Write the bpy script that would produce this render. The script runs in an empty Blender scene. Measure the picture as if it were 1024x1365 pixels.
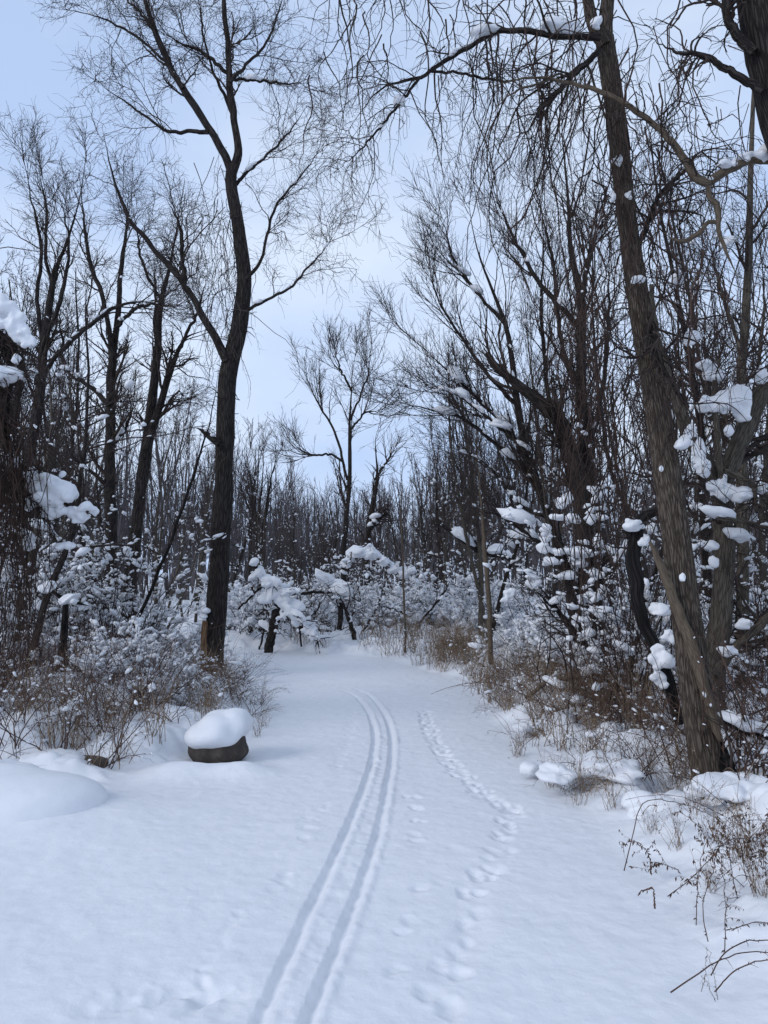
import bpy, math, random
import numpy as np
from mathutils import Vector

# ------------------------------------------------------------------ camera, sky, sun, exposure
S = bpy.context.scene
COL = S.collection
F, CX, CY, CAMH = 1025.0, 512.0, 682.5, 1.65
PITCH = math.radians(4.63)
cam_d = bpy.data.cameras.new('camera')
cam = bpy.data.objects.new('camera', cam_d)
COL.objects.link(cam)
cam.location = (0, 0, CAMH)
cam.rotation_euler = (math.pi/2 + PITCH, 0, 0)
cam_d.sensor_fit = 'VERTICAL'
cam_d.sensor_height = 36.0
cam_d.lens = 36.0*F/1365.0
cam_d.clip_start = 0.05
cam_d.clip_end = 2000
S.camera = cam
SUN_EL, SUN_AZ = math.radians(31), math.radians(-122)      # azimuth from +Y towards +X: light from the left, a little behind
world = bpy.data.worlds.new('World'); S.world = world; world.use_nodes = True
wn, wl = world.node_tree.nodes, world.node_tree.links
wn.clear()
wo = wn.new('ShaderNodeOutputWorld'); bg = wn.new('ShaderNodeBackground')
sky = wn.new('ShaderNodeTexSky'); sky.sky_type = 'NISHITA'; sky.sun_disc = False
sky.sun_elevation = SUN_EL; sky.sun_rotation = SUN_AZ; sky.dust_density = 2.0
tc = wn.new('ShaderNodeTexCoord')
mp = wn.new('ShaderNodeMapping'); mp.inputs['Scale'].default_value = (1.0, 1.0, 1.6)
nz = wn.new('ShaderNodeTexNoise'); nz.inputs['Scale'].default_value = 2.3; nz.inputs['Detail'].default_value = 5
nz.inputs['Roughness'].default_value = 0.5
cr = wn.new('ShaderNodeValToRGB')
cr.color_ramp.elements[0].position = 0.38; cr.color_ramp.elements[0].color = (5.5, 7.15, 10.4, 1)
cr.color_ramp.elements[1].position = 0.64; cr.color_ramp.elements[1].color = (8.1, 9.3, 11.3, 1)
mx = wn.new('ShaderNodeMix'); mx.data_type = 'RGBA'; mx.inputs['Factor'].default_value = 0.9
wl.new(tc.outputs['Generated'], mp.inputs['Vector']); wl.new(mp.outputs['Vector'], nz.inputs['Vector'])
wl.new(nz.outputs['Fac'], cr.inputs['Fac'])
wl.new(sky.outputs['Color'], mx.inputs['A']); wl.new(cr.outputs['Color'], mx.inputs['B'])
sx = wn.new('ShaderNodeSeparateXYZ'); zr = wn.new('ShaderNodeMapRange')      # sky dimmed towards the zenith, added to lower the light on the snow
zr.inputs['From Min'].default_value = 0.35; zr.inputs['From Max'].default_value = 0.95; zr.inputs['To Min'].default_value = 1.0; zr.inputs['To Max'].default_value = 0.85
mz = wn.new('ShaderNodeMix'); mz.data_type = 'RGBA'; mz.blend_type = 'MULTIPLY'; mz.inputs['Factor'].default_value = 1.0
wl.new(tc.outputs['Generated'], sx.inputs[0]); wl.new(sx.outputs['Z'], zr.inputs['Value'])
wl.new(mx.outputs['Result'], mz.inputs['A']); wl.new(zr.outputs['Result'], mz.inputs['B'])
wl.new(mz.outputs['Result'], bg.inputs['Color'])
bg.inputs['Strength'].default_value = 0.1
wl.new(bg.outputs['Background'], wo.inputs['Surface'])
sun_d = bpy.data.lights.new('sun', 'SUN'); sun_d.energy = 1.1; sun_d.angle = math.radians(24); sun_d.color = (1.0, 0.95, 0.9)
sun = bpy.data.objects.new('sun', sun_d); COL.objects.link(sun)
sdir = Vector((math.sin(SUN_AZ)*math.cos(SUN_EL), math.cos(SUN_AZ)*math.cos(SUN_EL), math.sin(SUN_EL)))
sun.rotation_euler = sdir.to_track_quat('Z', 'Y').to_euler()
S.view_settings.view_transform = 'Standard'; S.view_settings.look = 'None'
S.view_settings.exposure = 0.0; S.view_settings.gamma = 1.0
S.render.engine = 'CYCLES'
try:
    S.cycles.use_denoising = True
    S.cycles.max_bounces = 6; S.cycles.diffuse_bounces = 4; S.cycles.transparent_max_bounces = 4
    S.cycles.use_adaptive_sampling = False
except Exception:
    pass
rng = np.random.default_rng(20240117)
cp, sp = math.cos(PITCH), math.sin(PITCH)

def at(px, py, d):
    """the world point seen at photograph pixel (px, py) at d metres ahead of the camera"""
    u, v = (px-CX)/F, (CY-py)/F
    y, z = cp - v*sp, sp + v*cp
    s = d/y
    return np.array([u*s, d, CAMH + z*s])
def on_ground(px, py, z0=0.0):
    u, v = (px-CX)/F, (CY-py)/F
    y, z = cp - v*sp, sp + v*cp
    s = (z0-CAMH)/z
    return np.array([u*s, y*s])

# ------------------------------------------------------------------ materials
def new_mat(name):
    m = bpy.data.materials.new(name); m.use_nodes = True
    n, l = m.node_tree.nodes, m.node_tree.links
    return m, n, l, n['Principled BSDF']
def ramp(n, stops):
    r = n.new('ShaderNodeValToRGB')
    e = r.color_ramp.elements
    e[0].position, e[0].color = stops[0][0], (*stops[0][1], 1)
    e[1].position, e[1].color = stops[-1][0], (*stops[-1][1], 1)
    for p, c in stops[1:-1]:
        q = e.new(p); q.color = (*c, 1)
    return r
def bark_mat(name, dark, mid, light, scale=26.0, bump=0.6, dist=0.02, lichen=None):
    m, n, l, b = new_mat(name)
    a = n.new('ShaderNodeAttribute'); a.attribute_name = 'bk'
    v = n.new('ShaderNodeTexVoronoi'); v.feature = 'DISTANCE_TO_EDGE'; v.inputs['Scale'].default_value = scale
    w = n.new('ShaderNodeTexNoise'); w.inputs['Scale'].default_value = scale*0.7; w.inputs['Detail'].default_value = 6
    mw = n.new('ShaderNodeMix'); mw.data_type = 'RGBA'; mw.blend_type = 'ADD'; mw.inputs['Factor'].default_value = 1.3/scale
    l.new(a.outputs['Vector'], w.inputs['Vector'])
    l.new(a.outputs['Vector'], mw.inputs['A']); l.new(w.outputs['Color'], mw.inputs['B'])
    l.new(mw.outputs['Result'], v.inputs['Vector'])
    mr = n.new('ShaderNodeMapRange'); mr.inputs['From Max'].default_value = 0.22
    l.new(v.outputs['Distance'], mr.inputs['Value'])
    ad = n.new('ShaderNodeMath'); ad.operation = 'MULTIPLY_ADD'; ad.inputs[1].default_value = 0.55
    sc = n.new('ShaderNodeMath'); sc.operation = 'MULTIPLY'; sc.inputs[1].default_value = 0.6
    l.new(w.outputs['Fac'], sc.inputs[0]); l.new(mr.outputs['Result'], ad.inputs[0]); l.new(sc.outputs[0], ad.inputs[2])
    r = ramp(n, [(0.12, dark), (0.5, mid), (0.95, light)])
    l.new(ad.outputs[0], r.inputs['Fac'])
    g = n.new('ShaderNodeTexNoise'); g.inputs['Scale'].default_value = 2.2; g.inputs['Detail'].default_value = 3
    l.new(a.outputs['Vector'], g.inputs['Vector'])
    lr = ramp(n, [(0.52, (0, 0, 0)), (0.72, (1, 1, 1))])
    l.new(g.outputs['Fac'], lr.inputs['Fac'])
    mx = n.new('ShaderNodeMix'); mx.data_type = 'RGBA'
    fm = n.new('ShaderNodeMath'); fm.operation = 'MULTIPLY'; fm.inputs[1].default_value = 0.5
    l.new(lr.outputs['Color'], fm.inputs[0]); l.new(fm.outputs[0], mx.inputs['Factor'])
    l.new(r.outputs['Color'], mx.inputs['A']); mx.inputs['B'].default_value = (*(lichen or mid), 1)
    l.new(mx.outputs['Result'], b.inputs['Base Color'])
    bp = n.new('ShaderNodeBump'); bp.inputs['Strength'].default_value = bump; bp.inputs['Distance'].default_value = dist
    l.new(ad.outputs[0], bp.inputs['Height']); l.new(bp.outputs['Normal'], b.inputs['Normal'])
    b.inputs['Roughness'].default_value = 0.9; b.inputs['Specular IOR Level'].default_value = 0.2
    return m
def twig_mat(name, c0, c1, scale=4.0):
    m, n, l, b = new_mat(name)
    t = n.new('ShaderNodeTexCoord')
    w = n.new('ShaderNodeTexNoise'); w.inputs['Scale'].default_value = scale; w.inputs['Detail'].default_value = 2
    l.new(t.outputs['Object'], w.inputs['Vector'])
    r = ramp(n, [(0.35, c0), (0.65, c1)])
    l.new(w.outputs['Fac'], r.inputs['Fac']); l.new(r.outputs['Color'], b.inputs['Base Color'])
    b.inputs['Roughness'].default_value = 0.8; b.inputs['Specular IOR Level'].default_value = 0.2
    return m
def snow_mat(name, grain=0.5):
    m, n, l, b = new_mat(name)
    t = n.new('ShaderNodeTexCoord')
    w = n.new('ShaderNodeTexNoise'); w.inputs['Scale'].default_value = 55; w.inputs['Detail'].default_value = 6; w.inputs['Roughness'].default_value = 0.7
    w2 = n.new('ShaderNodeTexNoise'); w2.inputs['Scale'].default_value = 9; w2.inputs['Detail'].default_value = 3
    l.new(t.outputs['Object'], w.inputs['Vector']); l.new(t.outputs['Object'], w2.inputs['Vector'])
    ad = n.new('ShaderNodeMath'); ad.operation = 'MULTIPLY_ADD'; ad.inputs[1].default_value = 0.25
    l.new(w.outputs['Fac'], ad.inputs[0]); l.new(w2.outputs['Fac'], ad.inputs[2])
    bp = n.new('ShaderNodeBump'); bp.inputs['Strength'].default_value = grain; bp.inputs['Distance'].default_value = 0.02
    l.new(ad.outputs[0], bp.inputs['Height']); l.new(bp.outputs['Normal'], b.inputs['Normal'])
    r = ramp(n, [(0.3, (0.75, 0.772, 0.81)), (0.7, (0.80, 0.815, 0.85))])
    l.new(w2.outputs['Fac'], r.inputs['Fac']); l.new(r.outputs['Color'], b.inputs['Base Color'])
    b.inputs['Roughness'].default_value = 0.55; b.inputs['Specular IOR Level'].default_value = 0.25
    return m
M = {
    'bark_dark': bark_mat('bark_dark', (0.008, 0.006, 0.006), (0.020, 0.016, 0.015), (0.052, 0.044, 0.040), 46, 0.8, 0.02, (0.035, 0.038, 0.034)),
    'bark_brown': bark_mat('bark_brown', (0.016, 0.011, 0.008), (0.060, 0.047, 0.038), (0.130, 0.106, 0.085), 72, 0.9, 0.010, (0.12, 0.092, 0.066)),
    'bark_grey': bark_mat('bark_grey', (0.024, 0.020, 0.017), (0.066, 0.056, 0.045), (0.125, 0.108, 0.086), 60, 0.4, 0.01, (0.075, 0.078, 0.06)),
    'bark_tan': bark_mat('bark_tan', (0.050, 0.037, 0.027), (0.095, 0.074, 0.054), (0.14, 0.112, 0.083), 95, 0.25, 0.004, (0.16, 0.12, 0.08)),
    'bark_wet': bark_mat('bark_wet', (0.004, 0.004, 0.004), (0.010, 0.009, 0.009), (0.025, 0.022, 0.022), 26, 0.8, 0.02, (0.014, 0.015, 0.013)),
    'wood_raw': bark_mat('wood_raw', (0.05, 0.026, 0.016), (0.14, 0.078, 0.042), (0.24, 0.155, 0.09), 30, 0.5, 0.01, (0.22, 0.09, 0.04)),
    'bark_red': bark_mat('bark_red', (0.05, 0.018, 0.010), (0.12, 0.045, 0.025), (0.20, 0.085, 0.05), 40, 0.8, 0.015, (0.08, 0.03, 0.02)),
    'twig_dark': twig_mat('twig_dark', (0.026, 0.019, 0.017), (0.062, 0.046, 0.040)),
    'twig_grey': twig_mat('twig_grey', (0.036, 0.028, 0.027), (0.075, 0.060, 0.055)),
    'twig_far_hazed': twig_mat('twig_far_hazed', (0.075, 0.068, 0.074), (0.125, 0.112, 0.118), 0.4),  # distance haze put into the colour: paler and bluer than nearer twigs
    'vine': twig_mat('vine', (0.022, 0.014, 0.012), (0.065, 0.040, 0.032)),
    'cane': twig_mat('cane', (0.050, 0.030, 0.025), (0.125, 0.078, 0.060)),
    'straw': twig_mat('straw', (0.15, 0.105, 0.07), (0.34, 0.255, 0.175)),
    'leaf': twig_mat('leaf', (0.055, 0.032, 0.022), (0.14, 0.085, 0.055), 8),
    'snow': snow_mat('snow', 0.30),
    'snow_ground': snow_mat('snow_ground', 0.45),
}
m, n, l, b = new_mat('rock')
t = n.new('ShaderNodeTexCoord'); w = n.new('ShaderNodeTexNoise'); w.inputs['Scale'].default_value = 9; w.inputs['Detail'].default_value = 9; w.inputs['Roughness'].default_value = 0.7
l.new(t.outputs['Object'], w.inputs['Vector'])
r = ramp(n, [(0.3, (0.020, 0.016, 0.013)), (0.55, (0.055, 0.043, 0.035)), (0.78, (0.12, 0.10, 0.08))])
l.new(w.outputs['Fac'], r.inputs['Fac']); l.new(r.outputs['Color'], b.inputs['Base Color'])
bp = n.new('ShaderNodeBump'); bp.inputs['Strength'].default_value = 0.7; bp.inputs['Distance'].default_value = 0.03
l.new(w.outputs['Fac'], bp.inputs['Height']); l.new(bp.outputs['Normal'], b.inputs['Normal']); b.inputs['Roughness'].default_value = 0.8
M['rock'] = m

# ------------------------------------------------------------------ noise and mesh tools
def _h(ix, iy, seed):
    a = (ix.astype(np.int64)*374761393 + iy.astype(np.int64)*668265263 + seed*1442695041) & 0xffffffff
    a = ((a ^ (a >> 13))*1274126177) & 0xffffffff
    a = ((a ^ (a >> 16))*2246822519) & 0xffffffff
    return ((a ^ (a >> 15)) & 0xffff)/65535.0
def vnoise(x, y, seed=0):
    x0, y0 = np.floor(x), np.floor(y)
    fx, fy = x-x0, y-y0
    fx, fy = fx*fx*fx*(fx*(fx*6-15)+10), fy*fy*fy*(fy*(fy*6-15)+10)
    a, b2 = _h(x0, y0, seed), _h(x0+1, y0, seed)
    c, d = _h(x0, y0+1, seed), _h(x0+1, y0+1, seed)
    return (a*(1-fx)+b2*fx)*(1-fy) + (c*(1-fx)+d*fx)*fy
def fbm(x, y, seed=0, o=4, g=0.5):
    s, a, t = 0, 1.0, 0
    for k in range(o):
        s = s + a*vnoise(x*2**k + 17.3*k, y*2**k - 9.1*k, seed+k); t += a; a *= g
    return s/t
def sstep(a, b, x):
    t = np.clip((x-a)/(b-a), 0, 1); return t*t*(3-2*t)
def norm(v):
    return v/np.maximum(np.linalg.norm(v, axis=-1, keepdims=True), 1e-9)

class Geo:
    def __init__(s): s.v, s.q, s.t, s.b, s.n = [], [], [], [], 0
    def add(s, v, quads=None, tris=None, bk=None):
        v = np.asarray(v, float).reshape(-1, 3)
        if quads is not None and len(quads): s.q.append(np.asarray(quads, np.int64).reshape(-1, 4)+s.n)
        if tris is not None and len(tris): s.t.append(np.asarray(tris, np.int64).reshape(-1, 3)+s.n)
        s.b.append(np.zeros_like(v) if bk is None else np.asarray(bk, float).reshape(-1, 3))
        s.v.append(v); s.n += len(v)
        return s
    def mesh(s, name, mat, origin=(0, 0, 0), attr=False):
        v = np.concatenate(s.v) - np.asarray(origin, float)
        q = np.concatenate(s.q) if s.q else np.zeros((0, 4), np.int64)
        t = np.concatenate(s.t) if s.t else np.zeros((0, 3), np.int64)
        me = bpy.data.meshes.new(name)
        me.vertices.add(len(v)); me.vertices.foreach_set('co', v.astype(np.float32).ravel())
        li = np.concatenate([q.ravel(), t.ravel()]).astype(np.int32)
        me.loops.add(len(li)); me.loops.foreach_set('vertex_index', li)
        tot = np.concatenate([np.full(len(q), 4), np.full(len(t), 3)]).astype(np.int32)
        st = np.concatenate([[0], np.cumsum(tot)[:-1]]).astype(np.int32)
        me.polygons.add(len(tot)); me.polygons.foreach_set('loop_start', st); me.polygons.foreach_set('loop_total', tot)
        me.polygons.foreach_set('use_smooth', np.ones(len(tot), bool))
        me.update(calc_edges=True); me.validate()
        if attr:
            a = me.attributes.new('bk', 'FLOAT_VECTOR', 'POINT')
            a.data.foreach_set('vector', np.concatenate(s.b).astype(np.float32).ravel())
        me.materials.append(M[mat])
        return me
    def obj(s, name, mat, parent=None, attr=False):
        o = bpy.data.objects.new(name, s.mesh(name, mat, parent.location if parent else (0, 0, 0), attr))
        COL.objects.link(o)
        if parent: o.parent = parent
        return o

def frames(P):
    T = np.empty_like(P); T[:, 1:-1] = P[:, 2:]-P[:, :-2]; T[:, 0] = P[:, 1]-P[:, 0]; T[:, -1] = P[:, -1]-P[:, -2]
    T = norm(T)
    ref = np.where(np.abs(T[:, :1, 2:3]) > 0.8, np.array([1., 0, 0]), np.array([0, 0, 1.]))
    ref = np.where(np.abs((norm(P[:, -1]-P[:, 0])*ref[:, 0]).sum(-1))[:, None, None] > 0.8, np.array([0.3, 0.95, 0.1]), ref)
    U = norm(np.cross(ref, T)); W = np.cross(T, U)
    return T, U, W
def tubes(geo, P, R, sides=3, bk=False, caps=False, rfun=None, stretch=0.10):
    P = np.asarray(P, float); R = np.asarray(R, float)
    if P.ndim == 2: P, R = P[None], R[None]
    N, K, _ = P.shape
    if not N: return
    T, U, W = frames(P)
    th = np.arange(sides)/sides*2*np.pi
    c, s_ = np.cos(th), np.sin(th)
    RR = np.repeat(R[:, :, None], sides, 2)
    if rfun is not None:
        sl = np.concatenate([np.zeros((N, 1)), np.cumsum(np.linalg.norm(np.diff(P, axis=1), axis=-1), 1)], 1)
        RR = RR + rfun(th[None, None, :], sl[:, :, None], R[:, :, None])
    V = P[:, :, None]+RR[..., None]*(c[None, None, :, None]*U[:, :, None]+s_[None, None, :, None]*W[:, :, None])
    B = None
    if bk:
        sl = np.concatenate([np.zeros((N, 1)), np.cumsum(np.linalg.norm(np.diff(P, axis=1), axis=-1), 1)], 1)
        Rm = np.full_like(R, 1)*R.mean()
        B = np.stack([np.broadcast_to(c, V.shape[:3])*Rm[:, :, None], np.broadcast_to(s_, V.shape[:3])*Rm[:, :, None],
                      np.broadcast_to((sl*stretch)[:, :, None], V.shape[:3])], -1)
    i = np.arange(N)[:, None, None]*K*sides + np.arange(K-1)[None, :, None]*sides
    a = np.arange(sides)[None, None, :]; bb = (a+1) % sides
    Q = np.stack([i+a, i+bb, i+sides+bb, i+sides+a], -1).reshape(-1, 4)
    base = geo.n
    geo.add(V, Q, None, B)
    if caps:
        tv = P[:, -1] + T[:, -1]*R[:, -1:]*0.3
        n0 = geo.n
        bkc = None if B is None else np.zeros((N, 3))
        tr = []
        for j in range(N):
            o = base + (j*K+K-1)*sides
            tr += [(o+k-n0, o+(k+1) % sides-n0, j) for k in range(sides)]
        geo.add(tv, None, np.array(tr), bkc)
def spline(pts, K):
    """Catmull-Rom through the points, K samples of even arc length; any number of columns"""
    p = np.asarray(pts, float)
    if len(p) == 2: return p[0]+(p[1]-p[0])*np.linspace(0, 1, K)[:, None]
    e = np.vstack([2*p[0]-p[1], p, 2*p[-1]-p[-2]])
    out = []
    for i in range(1, len(e)-2):
        t = np.linspace(0, 1, 16, endpoint=False)[:, None]
        a, b2, c, d = e[i-1], e[i], e[i+1], e[i+2]
        out.append(0.5*((2*b2)+(c-a)*t+(2*a-5*b2+4*c-d)*t*t+(3*b2-a-3*c+d)*t**3))
    q = np.vstack(out+[p[-1:]])
    s = np.concatenate([[0], np.cumsum(np.linalg.norm(np.diff(q[:, :3], axis=0), axis=1))])
    u = np.linspace(0, s[-1], K)
    return np.stack([np.interp(u, s, q[:, k]) for k in range(q.shape[1])], 1)
def limb_px(pts, d, K=24, wob=0.0, r=None):
    """pts: (px, py, width_px[, depth offset]) -> (K,3) path and (K,) radii"""
    w = [np.append(at(q[0], q[1], d+(q[3] if len(q) > 3 else 0)), q[2]*.445*(d+(q[3] if len(q) > 3 else 0))/F) for q in pts]
    s = spline(w, K)
    P, R = s[:, :3].copy(), s[:, 3].copy()
    if pts[-1][2] <= 4: R *= 1-0.75*sstep(.6, 1, np.linspace(0, 1, K))
    if wob:
        k = np.arange(K); 
        for ax in range(3):
            P[:, ax] += wob*(vnoise(k*0.45+rng.random()*99, k*0+ax, 5)-0.5)*np.minimum(1, k/3)
    return P, R
def stack(lst):
    return np.stack([a for a, _ in lst]), np.stack([b2 for _, b2 in lst])
def grow(P, R, n, t0, t1, L, ang, K=5, rr=0.6, rmin=0.002, wig=0.15, grav=0.0, up=0.0, tip=0.35, fall=0.5, rel=False, rg=None, bias=None):
    rg = rg or rng
    N, Kp, _ = P.shape
    Mn = max(1, int(round(N*n)))
    idx = np.arange(Mn) % N if n >= 1 else rg.integers(0, N, Mn)
    t = t0+(t1-t0)*rg.random(Mn)
    f = t*(Kp-1); i = np.clip(np.floor(f).astype(int), 0, Kp-2); a = (f-i)[:, None]
    p = P[idx, i]*(1-a)+P[idx, i+1]*a
    T = norm(P[idx, i+1]-P[idx, i]); r0 = R[idx, i]*(1-a[:, 0])+R[idx, i+1]*a[:, 0]
    v = rg.normal(size=(Mn, 3))
    if bias is not None: v = v+np.asarray(bias)
    v = norm(v-(v*T).sum(-1, keepdims=True)*T)
    an = (ang*(0.6+0.8*rg.random(Mn)))[:, None]
    d = np.cos(an)*T+np.sin(an)*v
    ln = np.linalg.norm(np.diff(P, axis=1), axis=-1).sum(1)[idx]*L if rel else np.full(Mn, L)
    ln = ln*(0.5+0.9*rg.random(Mn))*(1-fall*t)
    st = (ln/(K-1))[:, None]
    out = np.empty((Mn, K, 3)); out[:, 0] = p
    for k in range(1, K):
        d = d+wig*rg.normal(size=(Mn, 3)); d[:, 2] += up-grav*(k/K)
        d = norm(d); out[:, k] = out[:, k-1]+d*st
    rad = np.maximum(r0*rr, rmin)[:, None]*np.linspace(1, tip, K)[None]
    return out, np.maximum(rad, rmin*0.55)
_ico = {}
def ico(sub):
    if sub not in _ico:
        import bmesh
        b2 = bmesh.new(); bmesh.ops.create_icosphere(b2, subdivisions=sub, radius=1)
        _ico[sub] = (np.array([v.co[:] for v in b2.verts]), np.array([[v.index for v in f.verts] for f in b2.faces])); b2.free()
    return _ico[sub]
def blobs(geo, C, size, axis=None, sub=2, rg=None, rough=0.16, flat=0.55):
    """lumpy rounded masses; size (M,3) half extents along axis, across, up"""
    rg = rg or rng
    C = np.asarray(C, float).reshape(-1, 3); Mn = len(C)
    if not Mn: return
    size = np.broadcast_to(np.asarray(size, float), (Mn, 3))
    D, Fc = ico(sub)
    V = np.broadcast_to(D, (Mn,)+D.shape).copy()
    mod = np.ones(V.shape[:2])
    for k in range(4):
        a = rg.normal(size=(Mn, 3))*(1.4+0.9*k); ph = rg.random(Mn)*6.28
        mod += rough/(1+0.5*k)*np.sin((V*a[:, None]).sum(-1)+ph[:, None])
    V *= mod[..., None]
    V[..., 2] = np.where(V[..., 2] < 0, V[..., 2]*flat, V[..., 2])
    V *= size[:, None]
    if axis is None:
        an = rg.random(Mn)*6.28; ax = np.stack([np.cos(an), np.sin(an), 0*an], -1)
    else: ax = norm(np.asarray(axis, float))
    up = np.array([0, 0, 1.])
    y = norm(np.cross(up, ax)); z = norm(np.cross(ax, y))
    W = V[..., 0:1]*ax[:, None]+V[..., 1:2]*y[:, None]+V[..., 2:3]*z[:, None]+C[:, None]
    geo.add(W, None, (np.arange(Mn)[:, None, None]*len(D)+Fc[None]).reshape(-1, 3))
def snow_along(geo, P, R, per=6, size=0.03, prob=0.5, sub=1, rg=None, clump=2.0, hmin=0.35, lng=1.7):
    """snow lying on the upper side of branches, in clumps, thicker on level wood"""
    rg = rg or rng
    N, K, _ = P.shape
    Mn = int(N*per)
    if not Mn: return
    idx = rg.integers(0, N, Mn); t = 0.02+0.96*rg.random(Mn)
    f = t*(K-1); i = np.clip(np.floor(f).astype(int), 0, K-2); a = (f-i)[:, None]
    p = P[idx, i]*(1-a)+P[idx, i+1]*a; T = norm(P[idx, i+1]-P[idx, i]); r = R[idx, i]
    h = np.sqrt(np.maximum(0, 1-T[:, 2]**2))
    cl = fbm(p[:, 0]*clump+p[:, 2]*clump*0.7, p[:, 1]*clump-p[:, 2]*clump*0.8, 3, 2)
    keep = (h > hmin) & (rg.random(Mn) < prob*np.clip((cl-0.32)*4, 0, 1)*h)
    p, T, r = p[keep], T[keep], r[keep]
    if not len(p): return
    s = size*np.exp(rg.normal(size=len(p))*0.55)*(0.6+0.4*np.minimum(r/0.02, 1.6))
    T = np.where(T[:, 2:3] < 0, -T, T)
    h2 = np.sqrt(np.maximum(0, 1-T[:, 2]**2)); lv = np.clip((h2-.45)/.4, 0, 1)
    T = T*np.stack([np.ones(len(s)), np.ones(len(s)), lv], -1)+rg.normal(size=T.shape)*np.array([.25, .25, .05])
    sz = np.stack([s*(1+(lng-1)*lv), np.minimum(s, r*1.2+s*0.75), s*0.85], -1)
    blobs(geo, p+np.stack([0*s, 0*s, r*0.75+s*0.25], -1), sz, T, sub, rg, .24)
def puff_cluster(geo, items, d, sat=7, rg=rng, depth=0.5):
    """items (px, py, half width px, half height px): lumpy snow pile plus smaller lumps round it"""
    sat = int(sat*1.6)
    for px_, py_, a, b2 in items:
        c = at(px_, py_, d+rg.normal()*0.03); rx, rz = a*d/F, b2*d/F
        blobs(geo, [c], [(rx*1.0, rx*depth*1.5, rz*1.25)], axis=[(1, .2*rg.normal(), .25*rg.normal())], sub=3, rg=rg, flat=.7, rough=.26)
        an = rg.random(sat)*6.28; k = rg.random(sat)**.4*1.1
        cc = c+np.stack([np.cos(an)*rx*k, rg.normal(size=sat)*rx*.35, np.sin(an)*rz*.85*k], -1)
        s_ = (rx*rz)**.5*(.22+.42*rg.random(sat)**1.5)
        blobs(geo, cc, np.stack([s_*1.1, s_, s_*1.0], -1), sub=2, rg=rg, flat=.8)
def merge_snow(o, voxel=0.014, it=5):
    m1 = o.modifiers.new('merge', 'REMESH'); m1.mode = 'VOXEL'; m1.voxel_size = voxel; m1.use_smooth_shade = True
    m2 = o.modifiers.new('soften', 'SMOOTH'); m2.factor = 0.5; m2.iterations = it
def thing(name, label, cat, loc, group=None):
    o = bpy.data.objects.new(name, None); COL.objects.link(o)
    o.location = [float(x) for x in loc]; o.empty_display_size = 0.2
    o['label'] = label; o['category'] = cat
    if group: o['group'] = group
    return o
def dup(root, loc, rotz, scale=1.0, label=None, group=None):
    r = root.copy(); COL.objects.link(r)
    r.location = [float(x) for x in loc]; r.rotation_euler = (0, 0, float(rotz))
    r.scale = (scale, scale, scale) if np.isscalar(scale) else tuple(float(q) for q in scale)
    if label: r['label'] = label
    if group: r['group'] = group
    for ch in list(root.children):
        c = ch.copy(); COL.objects.link(c); c.parent = r
    return r
def tag(o, label, cat, group=None, kind=None):
    if label: o['label'] = label
    if cat: o['category'] = cat
    if group: o['group'] = group
    if kind: o['kind'] = kind
    return o

# ------------------------------------------------------------------ ground and path
EY = np.array([-5, 0, 3, 4.2, 5.5, 6.6, 7.4, 9, 11, 12.5, 14, 15.5, 17, 18.5, 400])
EL = np.array([-4.5, -4.0, -3.2, -2.9, -2.45, -1.95, -1.45, -1.5, -1.8, -2.0, -2.9, -5.5, -8, -9, -9])
ER = np.array([1.35, 1.4, 1.42, 1.5, 1.52, 1.5, 1.36, 1.32, 1.28, 1.10, 0.6, 0.0, -2.2, -8, -8.8])
def off_path(x, y):
    l, r = np.interp(y, EY, EL), np.interp(y, EY, ER)
    wob = 0.35*(fbm(x*0.9+4, y*0.9, 61, 3)-0.5)
    return np.maximum(l-x, x-r)+wob
SKI = [[(330, 1420), (352, 1345), (405, 1225), (455, 1122), (485, 1050), (498, 1000), (498, 972), (488, 945), (470, 926), (435, 914), (380, 904), (320, 897)],
       [(385, 1440), (415, 1345), (462, 1225), (500, 1122), (515, 1050), (522, 1002), (519, 968), (505, 941), (486, 924), (448, 911), (390, 901), (320, 894)]]
SKIW = [spline([on_ground(*p) for p in s], 400) for s in SKI]
def min_dist(x, y, line, signed=False):
    d = np.full(x.shape, 9.0); sg = np.ones(x.shape)
    for a, b2 in zip(line[:-1:2], line[2::2]):
        lo, hi = min(a[1], b2[1])-0.35, max(a[1], b2[1])+0.35
        m_ = (y > lo) & (y < hi) & (np.abs(x-(a[0]+b2[0])/2) < 0.6+abs(a[0]-b2[0]))
        if not m_.any(): continue
        px, py = x[m_]-a[0], y[m_]-a[1]
        vx, vy = b2[0]-a[0], b2[1]-a[1]
        t_ = np.clip((px*vx+py*vy)/(vx*vx+vy*vy+1e-12), 0, 1)
        q = np.hypot(px-t_*vx, py-t_*vy); c = np.where(px*vy-py*vx > 0, 1.0, -1.0)
        near = q < d[m_]
        d[m_] = np.where(near, q, d[m_]); sg[m_] = np.where(near, c, sg[m_])
    return d*sg if signed else d
PRINTS, TRAILS = [], []
def trail(pts, n, w0, size, depth, pair=0.05, rg=np.random.default_rng(5)):
    s = spline([on_ground(*p) for p in pts], n)
    if n > 5: TRAILS.append((s, size, depth))
    for k, (x, y) in enumerate(s):
        for q in range(2):
            PRINTS.append((x+w0*(1 if (k+q) % 2 else -1)*(0.6+0.5*rg.random())+rg.normal()*0.015, y+rg.normal()*0.05,
                           size*(0.8+0.5*rg.random()), size*(0.9+0.9*rg.random()), depth*(0.6+0.7*rg.random())))
trail([(566, 948), (572, 972), (590, 1005), (614, 1032), (645, 1060), (684, 1082)], 60, 0.05, 0.030, 0.017)
trail([(684, 1082), (672, 1110), (664, 1140), (640, 1165)], 9, 0.045, 0.036, 0.019)
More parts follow.
